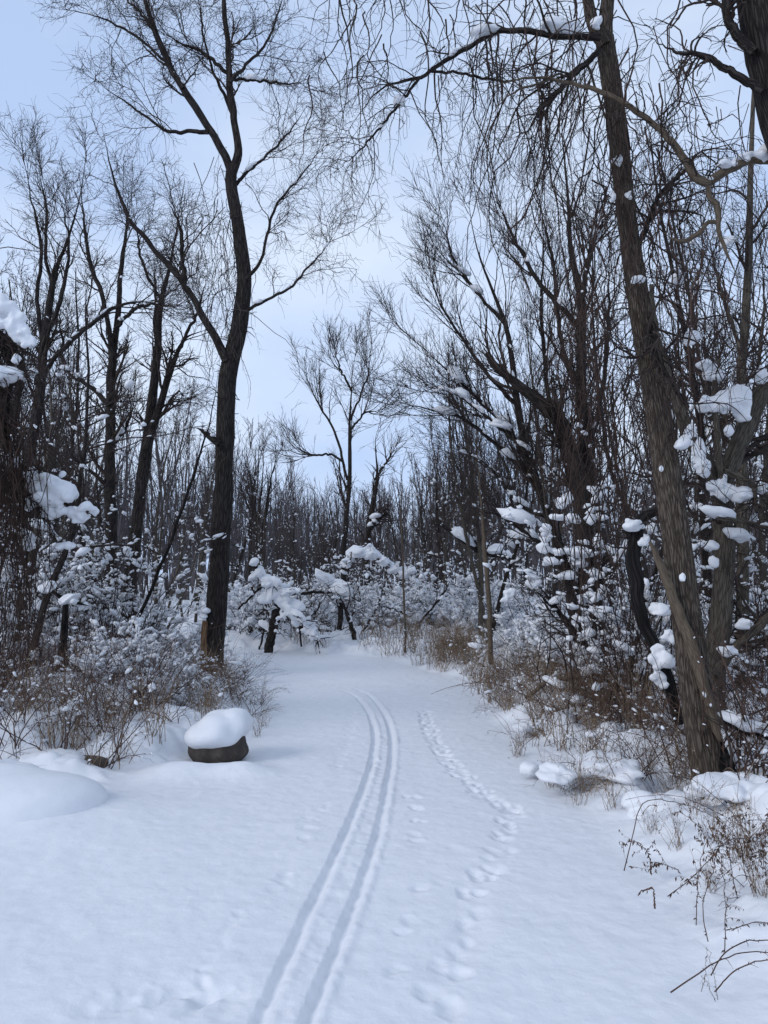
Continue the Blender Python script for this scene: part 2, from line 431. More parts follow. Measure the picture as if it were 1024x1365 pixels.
trail([(640, 1165), (626, 1200), (624, 1240), (600, 1290), (585, 1360), (590, 1440)], 8, 0.045, 0.038, 0.021)
trail([(548, 1060), (552, 1085), (553, 1115)], 4, 0.02, 0.03, 0.016)
trail([(560, 1185), (548, 1215), (532, 1250), (530, 1295)], 3, 0.02, 0.034, 0.017)
trail([(470, 945), (462, 985), (448, 1020)], 8, 0.03, 0.028, 0.009)
trail([(436, 1075), (414, 1100), (408, 1120)], 5, 0.03, 0.03, 0.009)
trail([(378, 1165), (368, 1185)], 2, 0.02, 0.034, 0.015)
trail([(322, 1215), (295, 1255), (268, 1300)], 8, 0.015, 0.022, 0.005)
trail([(130, 1345), (200, 1325), (260, 1320), (320, 1335)], 16, 0.07, 0.04, 0.008)
trail([(250, 1310), (300, 1345)], 9, 0.07, 0.035, 0.008)
MOUNDS = [(2.45, 5.65, 0.45, 0.35, -0.13), (2.45, 5.0, 0.35, 0.25, 0.06), (1.85, 5.0, 0.30, 0.22, 0.10), (2.7, 4.5, 0.45, 0.4, 0.20), (1.95, 4.2, 0.45, 0.3, 0.05), (2.1, 3.4, 0.55, 0.4, 0.10),
          (-1.44, 6.50, 0.42, 0.13, 0.055), (-1.15, 6.55, 0.2, 0.2, 0.06), (-1.75, 6.45, 0.3, 0.2, 0.08), (-2.9, 7.6, 0.4, 0.25, 0.12), (-2.55, 5.35, 1.0, .68, .13), (-2.2, 8.2, .4, .3, .2), (-3.4, 9, .6, .4, .25), (-2.8, 10.2, .5, .4, .25), (-4.2, 8, .6, .4, .2)]
def gz(x, y, detail=False):
    x, y = np.asarray(x, float), np.asarray(y, float)
    o = off_path(x, y)
    e = sstep(-0.15, 0.55, o); e2 = sstep(0.2, 2.0, o)
    z = 0.07*(fbm(x*0.35, y*0.35, 11, 2)-0.5)*sstep(1, 6, np.abs(o)) + 0.03*(fbm(x*0.8, y*0.8, 12, 2)-0.5)
    bump = fbm(x*1.9, y*1.9, 21, 3); lump = vnoise(x*4.3, y*4.3, 25)
    z = z+e*(0.05+0.17*sstep(0.38, 0.75, bump)+0.06*sstep(0.5, 0.9, lump))+e2*(0.10+0.10*(fbm(x*0.6, y*0.6, 31, 2)-0.3))
    z = z+0.0010*np.clip(y-20, 0, 400)*0
    for mx_, my_, sx_, sy_, h_ in MOUNDS:
        z = z+h_*np.exp(-((x-mx_)/sx_)**2-((y-my_)/sy_)**2)
    if detail:
        z = z+0.014*(fbm(x*3.1, y*3.1, 41, 3)-0.5)+0.007*(fbm(x*17, y*17, 47, 3)-0.5)*(1+2*e)+0.05*e*(fbm(x*7, y*7, 49, 2)-0.5)
        nx = 0.010*(fbm(x*9, y*9, 43, 2)-0.5)
        for k, ln in enumerate(SKIW):
            d = min_dist(x, y, ln, True)+nx
            g = np.where(d < 0, 1-sstep(0.006, 0.036, -d), 1-sstep(0.004, 0.034, d))
            fade = (1-0.9*sstep(9.3, 11.6, y))*(0.75+0.6*fbm(x*2+k, y*2.3, 44, 2))
            z = z-0.028*g*fade + 0.008*np.exp(-((d-0.055)/0.018)**2)*fade*(0.2+1.6*fbm(x*13, y*13, 45, 2))
        mid = np.exp(-(min_dist(x, y, (SKIW[0]+SKIW[1])/2)/0.16)**2)
        z = z+mid*0.016*(fbm(x*15, y*11, 46, 3)-0.55)
        for ln, w_, dp in TRAILS:
            td = min_dist(x, y, ln if len(ln) > 20 else spline(ln, 24))
            z = z-dp*0.55*np.exp(-(td/(w_*2.2))**2)*(0.3+1.2*fbm(x*8, y*8, 73, 3))
        wx, wy = x+0.035*(fbm(x*17, y*17, 71, 2)-0.5), y+0.05*(fbm(x*15, y*15, 72, 2)-0.5)
        for x0, y0, sx_, sy_, dp in PRINTS:
            m_ = (np.abs(x-x0) < sx_*3) & (np.abs(y-y0) < sy_*3)
            if not m_.any(): continue
            q = ((wx[m_]-x0)/sx_)**2+((wy[m_]-y0)/sy_)**2
            z[m_] += -0.72*dp*np.exp(-q**1.5)+0.12*dp*np.exp(-((np.sqrt(q)-1.35)/0.4)**2)
    return z
def G(x, y): return float(gz(np.array([x]), np.array([y]))[0])

gx = list(np.arange(-1.5, 1.75, 0.0125)); st = 0.0125
while gx[-1] < 160: st = min(st*1.035, 6); gx.append(gx[-1]+st)
st = 0.0125; lo = []
x_ = -1.5
while x_ > -160: st = min(st*1.03, 6); x_ -= st; lo.append(x_)
gx = np.array(lo[::-1]+gx)
gy = [-12, -8, -5, -3, -1.5, -0.5, 0.5, 1.2, 1.7]
y_ = 2.0
while y_ < 260: gy.append(y_); y_ += 0.0105*max(1, (y_/3.2)**1.15) if y_ < 18 else 0.0105*(18/3.2)**1.15*(y_/18)**2.2
gy = np.array(gy)
XX, YY = np.meshgrid(gx, gy)
ZZ = gz(XX.ravel(), YY.ravel(), True)
V = np.stack([XX.ravel(), YY.ravel(), ZZ], -1)
nx_, ny_ = len(gx), len(gy)
i = (np.arange(ny_-1)[:, None]*nx_+np.arange(nx_-1)[None]).ravel()
Q = np.stack([i, i+1, i+nx_+1, i+nx_], -1)
cxm = V[Q].mean(1)
onp = (off_path(cxm[:, 0], cxm[:, 1]) < 0.02) & (cxm[:, 1] < 19)
Z2 = ZZ.reshape(ny_, nx_)
dzx = np.gradient(Z2, gx, axis=1); dzy = np.gradient(Z2, gy, axis=0)
NRM = norm(np.stack([-dzx.ravel(), -dzy.ravel(), np.ones(len(V))], -1))
for nm, mask in (('path', onp), ('ground', ~onp)):
    q = Q[mask]; used = np.unique(q); rm = np.full(len(V), -1); rm[used] = np.arange(len(used))
    g = Geo(); g.add(V[used], rm[q])
    o = g.obj(nm, 'snow_ground'); o['kind'] = 'structure'
    o.data.normals_split_custom_set_from_vertices(NRM[used].tolist())

# ------------------------------------------------------------------ trees built along limbs read from the photograph
def ridge(seed, amp):
    def f(th, s, r):
        u = th/(2*np.pi); n_ = 30.0
        uu = np.concatenate([u]*1, -1)*n_ + 2.2*(vnoise(s*2.5+0*th, s*0+0*th+3, seed)-0.5) + 1.3*(vnoise(s*9+0*th, 0*s+u*9, seed+1)-0.5)
        k = np.floor(uu); fr = uu-k
        dep = np.minimum(fr, 1-fr)*2
        jit = vnoise(np.mod(k, n_)*7.7+0*s, s*7+0*th, seed+2)
        return amp*(np.clip(dep*1.7, 0, 1)**0.7-0.6)*(0.5+jit) + amp*0.8*(vnoise(np.mod(k, n_)*3.1+0*s, s*22+0*th, seed+3)-0.5) + 0.10*r*(vnoise(np.cos(th)*1.5+5+0*s, s*1.6+np.sin(th)*1.2, seed+4)-0.5)
    return f
def lumpy(seed, amp=0.12):
    def f(th, s, r):
        return amp*r*(vnoise(np.cos(th)*1.3+7+0*s, s*2.2+np.sin(th)*1.3, seed)-0.5)*2 + amp*0.5*r*(vnoise(th*3+0*s, s*7+0*th, seed+1)-0.5)
    return f
def px_tree(name, label, base_d, base_px, trunks, limbs, levels, bark='bark_dark', limb_bark=None, twig='twig_dark', sides=14, K=40,
            snow=None, seed=1, group=None, ridged=None, extra=None, bk_stretch=0.10):
    """trunks/limbs: lists of (points, depth); levels: kwargs for grow, applied to limbs+trunks then to each other"""
    rg = np.random.default_rng(seed)
    p0 = at(base_px[0], base_px[1], base_d)
    root = thing(name, label, 'tree', (p0[0], p0[1], G(p0[0], p0[1])), group)
    g = Geo(); allP = []
    for pts, d in trunks:
        P, R = limb_px(pts, d, K, 0.0015*d)
        if ridged: 
            Pd, Rd = limb_px(pts, d, 420)
            tubes(g, Pd, Rd, 200, True, False, ridge(seed, ridged), bk_stretch)
        else: tubes(g, P, R, sides, True, True, lumpy(seed), bk_stretch)
        allP.append((P, R))
    g.obj('trunk', bark, root, True)
    for pts, d in limbs:
        P, R = limb_px(pts, d, K, 0.0028*d)
        g = Geo(); tubes(g, P, R, 9, True, True, lumpy(seed+3), bk_stretch); g.obj('limb', limb_bark or bark, root, True)
        allP.append((P, R))
    P, R = stack(allP)
    g = Geo(); cur = [(P, R)]; lv = []
    for k, kw in enumerate(levels):
        kw = dict(kw); src = kw.pop('src', None); sd = kw.pop('sides', 3)
        if src is None: sp_ = cur[-1]
        elif src == 'limbs': sp_ = (P[len(trunks):], R[len(trunks):])
        elif src == 'upper': sp_ = (P[1:], R[1:])
        elif src == 'base': sp_ = (P, R)
        else: sp_ = cur[src]
        c = grow(*sp_, rg=rg, **kw); cur.append(c); lv.append(c)
        tubes(g, c[0], c[1], sd)
    if lv: g.obj('crown', twig, root)
    if snow:
        g = Geo()
        for kw in snow:
            kw = dict(kw); src = kw.pop('src'); 
            snow_along(g, *(cur[src]), rg=rg, **kw)
        if g.n: g.obj('snow', 'snow', root)
    return root, cur, rg

# main tree left of the path
T1 = px_tree('bare_tree', 'tall dark forked tree beside the path with split bark and reddish wood at its foot', 12.5, (283, 900),
    [([(280, 912, 46), (283, 885, 33), (289, 800, 29), (296, 680, 28), (300, 590, 27), (304, 500, 28), (317, 440, 25), (326, 375, 23), (319, 310, 20), (309, 250, 18), (309, 225, 17)], 12.5),
     ([(309, 232, 15), (318, 200, 12), (312, 160, 11), (306, 110, 10), (304, 60, 8), (299, 10, 7), (296, -60, 5)], 12.5),
     ([(309, 232, 13), (296, 200, 12), (272, 160, 11), (240, 112, 10), (215, 62, 9), (196, 10, 7), (175, -70, 5)], 12.5)],
    [([(303, 482, 14), (280, 438, 11), (245, 378, 9.5), (205, 332, 8), (172, 290, 6.5), (152, 240, 5), (143, 200, 3.5), (135, 165, 2)], 12.4),
     ([(247, 382, 8), (243, 345, 7), (239, 300, 5), (222, 265, 3)], 12.4),
     ([(327, 372, 6), (345, 352, 5), (357, 310, 4.5), (368, 275, 4), (400, 235, 3), (440, 180, 2)], 12.3),
     ([(328, 415, 5.5), (350, 402, 4.5), (384, 385, 4), (415, 352, 3), (448, 315, 2)], 12.2),
     ([(315, 246, 6), (330, 228, 5), (350, 212, 4), (380, 182, 3), (410, 140, 2)], 12.6),
     ([(278, 176, 7), (255, 175, 6), (225, 175, 5), (200, 160, 4), (160, 130, 3), (130, 110, 2)], 12.3),
     ([(244, 118, 6), (222, 85, 5), (180, 48, 4), (130, 22, 3), (85, 12, 2)], 12.2),
     ([(304, 98, 6), (270, 70, 5), (240, 58, 4), (225, 45, 3)], 12.9),
     ([(306, 110, 6), (330, 85, 5), (352, 60, 4), (368, 25, 3), (385, -30, 2)], 12.1),
     ([(313, 160, 5), (300, 130, 5), (283, 90, 4), (270, 40, 3), (262, -40, 2)], 13.2),
     ([(210, 50, 5), (190, 20, 4), (150, -20, 3)], 12.9),
     ([(308, 105, 5), (350, 108, 4), (385, 112, 3), (415, 110, 2)], 12.6)],
    [dict(src='upper', n=8, t0=.25, t1=1, L=1.35, ang=.8, K=9, rr=.4, rmin=.006, wig=.17, up=.03, sides=4),
     dict(n=8, t0=.15, t1=1, L=.75, ang=.8, K=7, rr=.6, rmin=.0042, wig=.26, up=.0),
     dict(n=5, t0=.15, t1=1, L=.42, ang=.75, K=6, rr=.7, rmin=.003, wig=.30, grav=.12),
     dict(src='base', n=60, t0=.42, t1=.8, L=.42, ang=1.1, K=7, rr=.1, rmin=.003, wig=.35, grav=.25)],
    bark='bark_dark', seed=11, K=44, sides=20, snow=[dict(src=0, per=50, size=.03, prob=.5, hmin=.5)])
root, cur, rg = T1
# stub with snow, rotten seam, reddish foot
g = Geo(); P, R = limb_px([(292, 592, 11), (280, 582, 10), (268, 573, 6), (260, 570, 3)], 12.3, 10); tubes(g, P, R, 8, True, True); g.obj('broken_stub', 'bark_dark', root, True)
g = Geo(); 
for px_, py_, rx_, rz_ in ((284, 583, .05, .05), (277, 577, .05, .035), (270, 572, .035, .02)): blobs(g, [at(px_, py_-3, 12.25)], [(rx_, .05, rz_)], sub=2)
for px_, py_, s_ in ((274, 815, .07), (272, 822, .06), (270, 870, .05), (275, 878, .05)): blobs(g, [at(px_, py_, 12.3)], [(s_, s_, s_*.9)], sub=2)
g.obj('snow', 'snow', root)
g = Geo(); P, R = limb_px([(271, 900, 12), (272, 872, 8), (271, 850, 9), (273, 828, 7)], 12.3, 24); tubes(g, P, R, 12, True, True, lumpy(5, .35)); g.obj('split_wood', 'wood_raw', root, True)
g = Geo()
b0 = at(281, 898, 12.3)
P, R = grow(np.array([[[b0[0], b0[1], .0], [b0[0]+.01, b0[1], .25]]]), np.array([[.2, .15]]), 90, 0, .7, .2, 1.5, 5, .06, .006, .3, .6, fall=0); tubes(g, P+norm(P-np.array(b0))*.12*np.array([1, 1, 0]), R, 4)
g.obj('bark_shreds', 'bark_red', root)

# dark trees to the left
px_tree('bare_tree', 'dark bare tree with crooked side limb, mid distance between boulder tree and woods edge', 16, (148, 800),
    [([(148, 830, 19), (148, 760, 18), (147, 640, 16), (147, 520, 14), (151, 470, 12)], 16),
     ([(151, 480, 10), (145, 440, 8), (135, 390, 7), (120, 350, 6), (112, 290, 4), (105, 230, 2.5)], 16),
     ([(150, 480, 10), (157, 420, 9), (160, 370, 7), (168, 310, 5), (172, 250, 3)], 16.2)],
    [([(146, 540, 9), (125, 520, 8), (95, 498, 7), (84, 480, 6), (83, 450, 4), (75, 400, 3)], 15.7),
     ([(152, 440, 6), (180, 412, 5), (210, 405, 4), (235, 410, 2.5)], 15.8),
     ([(148, 600, 5), (168, 570, 4), (180, 530, 3)], 16.3)],
    [dict(n=10, t0=.35, t1=1, L=1.5, ang=.6, K=8, rr=.45, rmin=.006, wig=.18, up=.10, sides=4),
     dict(n=6, t0=.1, t1=1, L=.8, ang=.6, K=6, rr=.6, rmin=.0045, wig=.22, up=.06),
     dict(n=4, t0=.1, t1=1, L=.42, ang=.6, K=5, rr=.7, rmin=.0036, wig=.25, up=.03)], seed=21, snow=[dict(src=0, per=40, size=.035, prob=.6), dict(src=1, per=2, size=.03, prob=.4)])
px_tree('bare_tree', 'leaning dark bare tree forked in two above the snowy brush, left of the boulder tree', 15, (178, 790),
    [([(172, 830, 21), (176, 760, 19), (186, 660, 17), (195, 600, 17), (203, 530, 14), (210, 460, 11), (215, 400, 9), (228, 350, 7), (236, 300, 5), (246, 240, 3)], 15),
     ([(195, 600, 12), (212, 545, 11), (225, 500, 10), (236, 470, 8), (250, 450, 7), (275, 440, 3)], 14.7)],
    [([(209, 470, 6), (206, 430, 5), (208, 400, 4), (205, 350, 3)], 15.2), ([(238, 468, 6), (250, 440, 5), (262, 420, 4), (275, 370, 2.5)], 14.6),
     ([(212, 545, 4), (225, 538, 3), (236, 545, 2)], 14.6), ([(215, 400, 5), (190, 350, 4), (180, 290, 2.5)], 15.3)],
    [dict(n=10, t0=.4, t1=1, L=1.3, ang=.7, K=8, rr=.45, rmin=.006, wig=.2, up=.05, sides=4),
     dict(n=6, t0=.1, t1=1, L=.75, ang=.65, K=6, rr=.6, rmin=.0045, wig=.25),
     dict(n=4, t0=.1, t1=1, L=.45, ang=.6, K=6, rr=.7, rmin=.0034, wig=.25, grav=.15)], seed=31)
px_tree('bare_tree', 'dark bare tree leaning over the vine tangle with long arching side limb', 13, (34, 850),
    [([(30, 880, 22), (32, 760, 19), (38, 620, 17), (50, 550, 16), (56, 480, 14), (63, 430, 12), (72, 370, 10), (90, 320, 7), (106, 265, 5), (116, 200, 3)], 13)],
    [([(54, 510, 10), (66, 485, 8), (85, 465, 7.5), (115, 438, 7), (150, 412, 6), (185, 402, 4), (225, 408, 2)], 12.8),
     ([(60, 445, 8), (76, 415, 7), (85, 380, 6), (92, 330, 4), (80, 260, 2.5)], 12.8), ([(58, 470, 7), (50, 400, 6), (55, 330, 5), (40, 260, 3), (30, 200, 2)], 13.2),
     ([(70, 380, 6), (60, 340, 5), (62, 280, 4), (50, 220, 2)], 13.5)],
    [dict(n=10, t0=.35, t1=1, L=1.3, ang=.6, K=8, rr=.45, rmin=.006, wig=.18, up=.10, sides=4),
     dict(n=6, t0=.1, t1=1, L=.7, ang=.6, K=6, rr=.6, rmin=.0045, wig=.2, up=.06),
     dict(n=4, t0=.1, t1=1, L=.4, ang=.6, K=5, rr=.7, rmin=.0034, wig=.25, up=.02)], seed=41, snow=[dict(src=0, per=40, size=.03, prob=.5)])
# leaning pole against the main tree
g = Geo(); P, R = limb_px([(160, 868, 6), (190, 810, 5.5), (220, 740, 5), (246, 670, 4.5), (266, 610, 4), (280, 560, 3.5), (292, 490, 2.5)], 12.0, 40, .03)
tr = thing('leaning_pole', 'thin dark dead pole leaning up against the tall forked tree', 'dead branch', P[0]*np.array([1, 1, 0]))
tubes(g, P, R, 7, True); g.obj('stem', 'bark_wet', tr, True)
c1 = grow(P[None], R[None], 26, .2, .95, .5, .6, 7, .5, .004, .25, .15, rg=np.random.default_rng(3)); g = Geo(); tubes(g, *c1); g.obj('twigs', 'twig_dark', tr)

# centre trees in the distance
px_tree('bare_tree', 'slender bare tree with forked crown standing alone against the sky gap above the thicket', 26, (452, 850),
    [([(450, 862, 10), (455, 790, 9), (461, 700, 8), (466, 630, 6.5), (466, 560, 5), (470, 500, 3), (475, 462, 2)], 26),
     ([(463, 640, 4.5), (455, 605, 4), (445, 572, 3.5), (428, 545, 3), (412, 510, 2), (404, 488, 1.5)], 26)],
    [([(458, 616, 4), (440, 606, 3.5), (415, 606, 3), (392, 596, 2)], 25.8), ([(467, 560, 4), (480, 530, 3), (490, 500, 2.5), (496, 465, 1.5)], 26),
     ([(468, 520, 4), (455, 495, 3), (448, 470, 2)], 26.4), ([(466, 575, 3.5), (485, 552, 3), (510, 548, 2)], 26)],
    [dict(n=12, t0=.4, t1=1, L=2.0, ang=.5, K=8, rr=.42, rmin=.009, wig=.10, up=.16, sides=4),
     dict(n=7, t0=.1, t1=1, L=.9, ang=.5, K=5, rr=.6, rmin=.007, wig=.18, up=.1),
     dict(n=3, t0=.1, t1=1, L=.45, ang=.5, K=4, rr=.7, rmin=.0055, wig=.2, up=.05)], seed=51, sides=10)
px_tree('bare_tree', 'crooked bare tree with snowy low limb behind the arching snow bough', 29, (492, 850),
    [([(490, 850, 11), (490, 740, 9), (493, 690, 9), (500, 660, 7), (503, 625, 5), (500, 590, 3), (507, 560, 2)], 29)],
    [([(491, 708, 7), (505, 690, 6), (520, 684, 4)], 28.5), ([(500, 640, 4), (515, 615, 3), (530, 590, 2)], 29)],
    [dict(n=14, t0=.3, t1=1, L=1.2, ang=.7, K=7, rr=.5, rmin=.010, wig=.2, up=.08, sides=4),
     dict(n=6, t0=.1, t1=1, L=.7, ang=.6, K=5, rr=.6, rmin=.007, wig=.2, up=.05)], seed=52, sides=10, snow=[dict(src=0, per=60, size=.06, prob=.7)])
px_tree('bare_tree', 'broom-shaped cluster of upright bare stems behind the fallen logs', 33, (345, 830),
    [([(344, 840, 8), (342, 760, 7), (340, 690, 6), (334, 640, 4), (322, 600, 2)], 33), ([(346, 840, 8), (350, 740, 7), (356, 670, 5), (366, 620, 3), (378, 592, 2)], 33),
     ([(340, 840, 7), (334, 740, 6), (338, 660, 5), (342, 600, 2)], 32.6), ([(348, 840, 7), (344, 720, 6), (349, 650, 4), (352, 600, 2)], 33.5)],
    [([(340, 700, 4), (325, 660, 3), (312, 625, 2)], 33)],
    [dict(n=11, t0=.4, t1=1, L=1.5, ang=.35, K=6, rr=.5, rmin=.012, wig=.1, up=.12, sides=3),
     dict(n=6, t0=.1, t1=1, L=.8, ang=.4, K=5, rr=.6, rmin=.008, wig=.14, up=.1)], seed=53, sides=8, twig='twig_grey')
for nm, lab, pts, d, sd in (
    ('sapling', 'straight brownish sapling trunk standing at the path edge past the footprints', [(655, 910, 8), (654, 860, 7.5), (651, 790, 7), (645, 715, 6), (640, 650, 4), (636, 600, 2.5)], 12.0, 61),
    ('sapling', 'very thin upright sapling in the tan weeds where the path bends', [(541, 884, 3.6), (539, 800, 3.2), (536, 720, 2.6), (536, 640, 2.5), (541, 600, 1.5)], 15.0, 62)):
    px_tree(nm, lab, d, pts[0][:2], [(pts, d)], [], [dict(n=9 if sd == 62 else 14, t0=.3, t1=1, L=.9, ang=.7, K=7, rr=.5, rmin=.005, wig=.18, up=.06), dict(n=5, t0=.2, t1=1, L=.4, ang=.6, K=5, rr=.6, rmin=.0036, wig=.2)],
            bark='bark_tan', seed=sd, sides=10)

# the near right group: furrowed trunk, its neighbours
TR = px_tree('bare_tree', 'big leaning tree with furrowed brown bark beside the path and vines on its trunk', 5.75, (945, 1060),
    [([(952, 1085, 59), (946, 1040, 49), (936, 980, 46), (925, 900, 44), (912, 800, 41), (902, 720, 40), (888, 620, 38), (876, 540, 36), (862, 460, 33), (850, 390, 31), (838, 310, 29), (830, 240, 28), (822, 160, 28), (812, 90, 29), (806, 50, 27)], 5.75),
     ([(806, 62, 24), (808, 20, 21), (814, -40, 18), (818, -120, 15)], 5.75), ([(806, 62, 20), (790, 30, 18), (782, -10, 15), (770, -80, 12)], 5.7)],
    [([(800, 50, 11), (775, 49, 10), (735, 47, 9), (692, 40, 8.5), (660, 44, 8), (630, 60, 7.5), (592, 82, 6.5), (560, 103, 5.5), (530, 110, 4.5), (505, 120, 4), (480, 150, 3), (455, 185, 2)], 5.6),
     ([(560, 103, 5), (535, 135, 4), (510, 165, 3.5), (480, 200, 3), (445, 230, 2)], 5.55),
     ([(570, 95, 4), (600, 96, 4), (640, 103, 4), (680, 108, 3), (715, 100, 2)], 5.5),
     ([(800, 66, 10), (770, 95, 9), (745, 120, 8), (722, 145, 6), (700, 180, 4), (690, 200, 3)], 5.4),
     ([(862, 470, 11), (868, 430, 9), (880, 480, 9), (895, 510, 7), (915, 540, 5)], 5.6),
     ([(850, 330, 9), (862, 300, 8), (880, 260, 7), (915, 225, 6)], 5.9)],
    [dict(src='limbs', n=16, t0=.12, t1=1, L=.8, ang=1.0, K=14, rr=.5, rmin=.0035, wig=.16, grav=.22, sides=4),
     dict(n=5, t0=.15, t1=1, L=.45, ang=.7, K=12, rr=.62, rmin=.0022, wig=.17, grav=.2),
     dict(n=2.5, t0=.15, t1=1, L=.22, ang=.7, K=6, rr=.7, rmin=.0015, wig=.28, grav=.15),
     dict(src=0, n=14, t0=.1, t1=.95, L=.5, ang=1.0, K=8, rr=.12, rmin=.0024, wig=.3, grav=.1)],
    bark='bark_brown', limb_bark='bark_dark', seed=71, ridged=.0075, K=60, snow=None)
root, cur, rg = TR
g = Geo(); sP, sR = cur[0]
for li, prob in ((3, .95), (4, .2)):
    snow_along(g, sP[li:li+1, 6:34], sR[li:li+1, 6:34], 70, .017, prob, 2, rg, 5.0)
puff_cluster(g, [(796, 32, 7, 9), (825, 216, 6, 8), (850, 372, 8, 5), (838, 262, 5, 5), (910, 771, 5, 5), (881, 626, 3, 4), (907, 592, 12, 7), (915, 585, 7, 5), (817, 262, 4, 7)], 5.60, 5, np.random.default_rng(21))
o = g.obj('snow', 'snow', root); merge_snow(o, .009, 4)
g = Geo(); P, R = limb_px([(866, 722, 4), (880, 752, 10), (892, 785, 13), (903, 815, 15), (919, 852, 17), (933, 892, 17), (944, 930, 15), (954, 965, 13), (962, 988, 6)], 5.61, 60, .01)
tubes(g, P, R, 18, True, True, lumpy(9, .25)); g.obj('dead_limb', 'bark_tan', root, True)
g = Geo(); P, R = limb_px([(968, 1092, 22), (962, 1050, 30), (958, 1010, 26), (955, 985, 14)], 5.72, 40, .01); tubes(g, P, R, 18, True, True, lumpy(19, .4)); g.obj('root_flare', 'bark_wet', root, True)

px_tree('bare_tree', 'huge dark trunk leaning in at the picture edge above the furrowed tree', 5.0, (1235, 1150),
    [([(1240, 1180, 125), (1205, 900, 105), (1160, 600, 96), (1115, 400, 90), (1082, 260, 86), (1052, 150, 84), (1030, 60, 84), (1016, -20, 80), (1000, -160, 70)], 5.0)],
    [([(1015, 120, 14), (985, 102, 12), (955, 84, 10), (930, 72, 8), (905, 70, 6), (885, 62, 4), (862, 45, 3)], 4.9),
     ([(1005, 70, 16), (978, 40, 14), (968, 10, 13), (972, -60, 10)], 4.9)],
    [dict(src='limbs', n=12, t0=.3, t1=1, L=.6, ang=1.0, K=10, rr=.5, rmin=.003, wig=.25, grav=.18, sides=4), dict(n=4, t0=.2, t1=1, L=.35, ang=.7, K=7, rr=.6, rmin=.002, wig=.25, grav=.15)],
    bark='bark_dark', seed=81, sides=28, K=60)
px_tree('bare_tree', 'grey-brown tree behind the furrowed trunk with thick snow in its crotch', 7.3, (952, 960),
    [([(944, 975, 40), (950, 900, 34), (960, 820, 31), (965, 740, 29), (962, 680, 27), (965, 640, 27), (985, 595, 27), (1000, 560, 26), (1015, 525, 24), (1040, 480, 22), (1070, 400, 18), (1090, 300, 14)], 7.3)],
    [([(962, 660, 22), (950, 628, 22), (932, 602, 21), (918, 580, 20), (905, 545, 18), (895, 515, 16), (884, 480, 13), (874, 440, 10), (868, 380, 7)], 7.2),
     ([(962, 640, 10), (958, 600, 10), (955, 560, 9), (952, 520, 8), (958, 480, 6)], 7.1), ([(952, 900, 14), (975, 870, 13), (1000, 845, 13), (1035, 815, 12)], 7.2),
     ([(965, 628, 8), (985, 636, 8), (1003, 645, 7), (1008, 680, 6)], 7.0), ([(955, 690, 7), (985, 694, 6), (1030, 705, 5)], 6.8)],
    [dict(n=12, t0=.3, t1=1, L=1.0, ang=.9, K=9, rr=.4, rmin=.0045, wig=.25, grav=.05, sides=4), dict(n=6, t0=.2, t1=1, L=.55, ang=.8, K=7, rr=.6, rmin=.003, wig=.25, grav=.05), dict(n=3, t0=.2, t1=1, L=.3, ang=.7, K=5, rr=.7, rmin=.002, wig=.28)],
    bark='bark_grey', seed=91, sides=20, snow=[dict(src=0, per=14, size=.035, prob=.4, sub=2)])
g = Geo()
puff_cluster(g, [(975, 535, 22, 14), (958, 540, 14, 12), (990, 545, 12, 18), (940, 540, 12, 9), (950, 500, 14, 9), (942, 486, 10, 7), (985, 520, 8, 7), (972, 575, 6, 7), (930, 610, 8, 16), (940, 625, 8, 12), (950, 650, 8, 10), (920, 575, 6, 10), (968, 660, 9, 9), (980, 655, 14, 6), (990, 660, 14, 8), (985, 715, 18, 6), (948, 728, 9, 6), (953, 750, 5, 8), (990, 832, 9, 6), (972, 868, 10, 6), (962, 648, 7, 12), (1015, 500, 8, 12), (925, 450, 12, 7), (918, 456, 8, 6)], 7.1, 6, np.random.default_rng(4))
bt = [o for o in bpy.data.objects if o.get('label', '').startswith('grey-brown tree')][0]
o = g.obj('snow', 'snow', bt); merge_snow(o, .013, 4)
px_tree('bare_tree', 'slim straight grey trunk rising behind the snow-laden crotch', 9.5, (990, 920),
    [([(990, 950, 22), (989, 850, 19), (990, 700, 17), (988, 600, 16), (990, 480, 14), (996, 380, 12), (1000, 250, 9), (1005, 100, 5)], 9.5)],
    [([(990, 560, 7), (1005, 520, 6), (1015, 450, 5), (1020, 350, 3)], 9.5), ([(990, 480, 7), (975, 430, 6), (960, 380, 5), (940, 300, 3)], 9.4)],
    [dict(n=16, t0=.35, t1=1, L=1.3, ang=.7, K=9, rr=.45, rmin=.0045, wig=.2, up=.05, sides=4), dict(n=6, t0=.15, t1=1, L=.65, ang=.7, K=6, rr=.6, rmin=.003, wig=.22, up=.02), dict(n=3.5, t0=.2, t1=1, L=.35, ang=.6, K=5, rr=.7, rmin=.0024, wig=.25)], bark='bark_grey', seed=92)
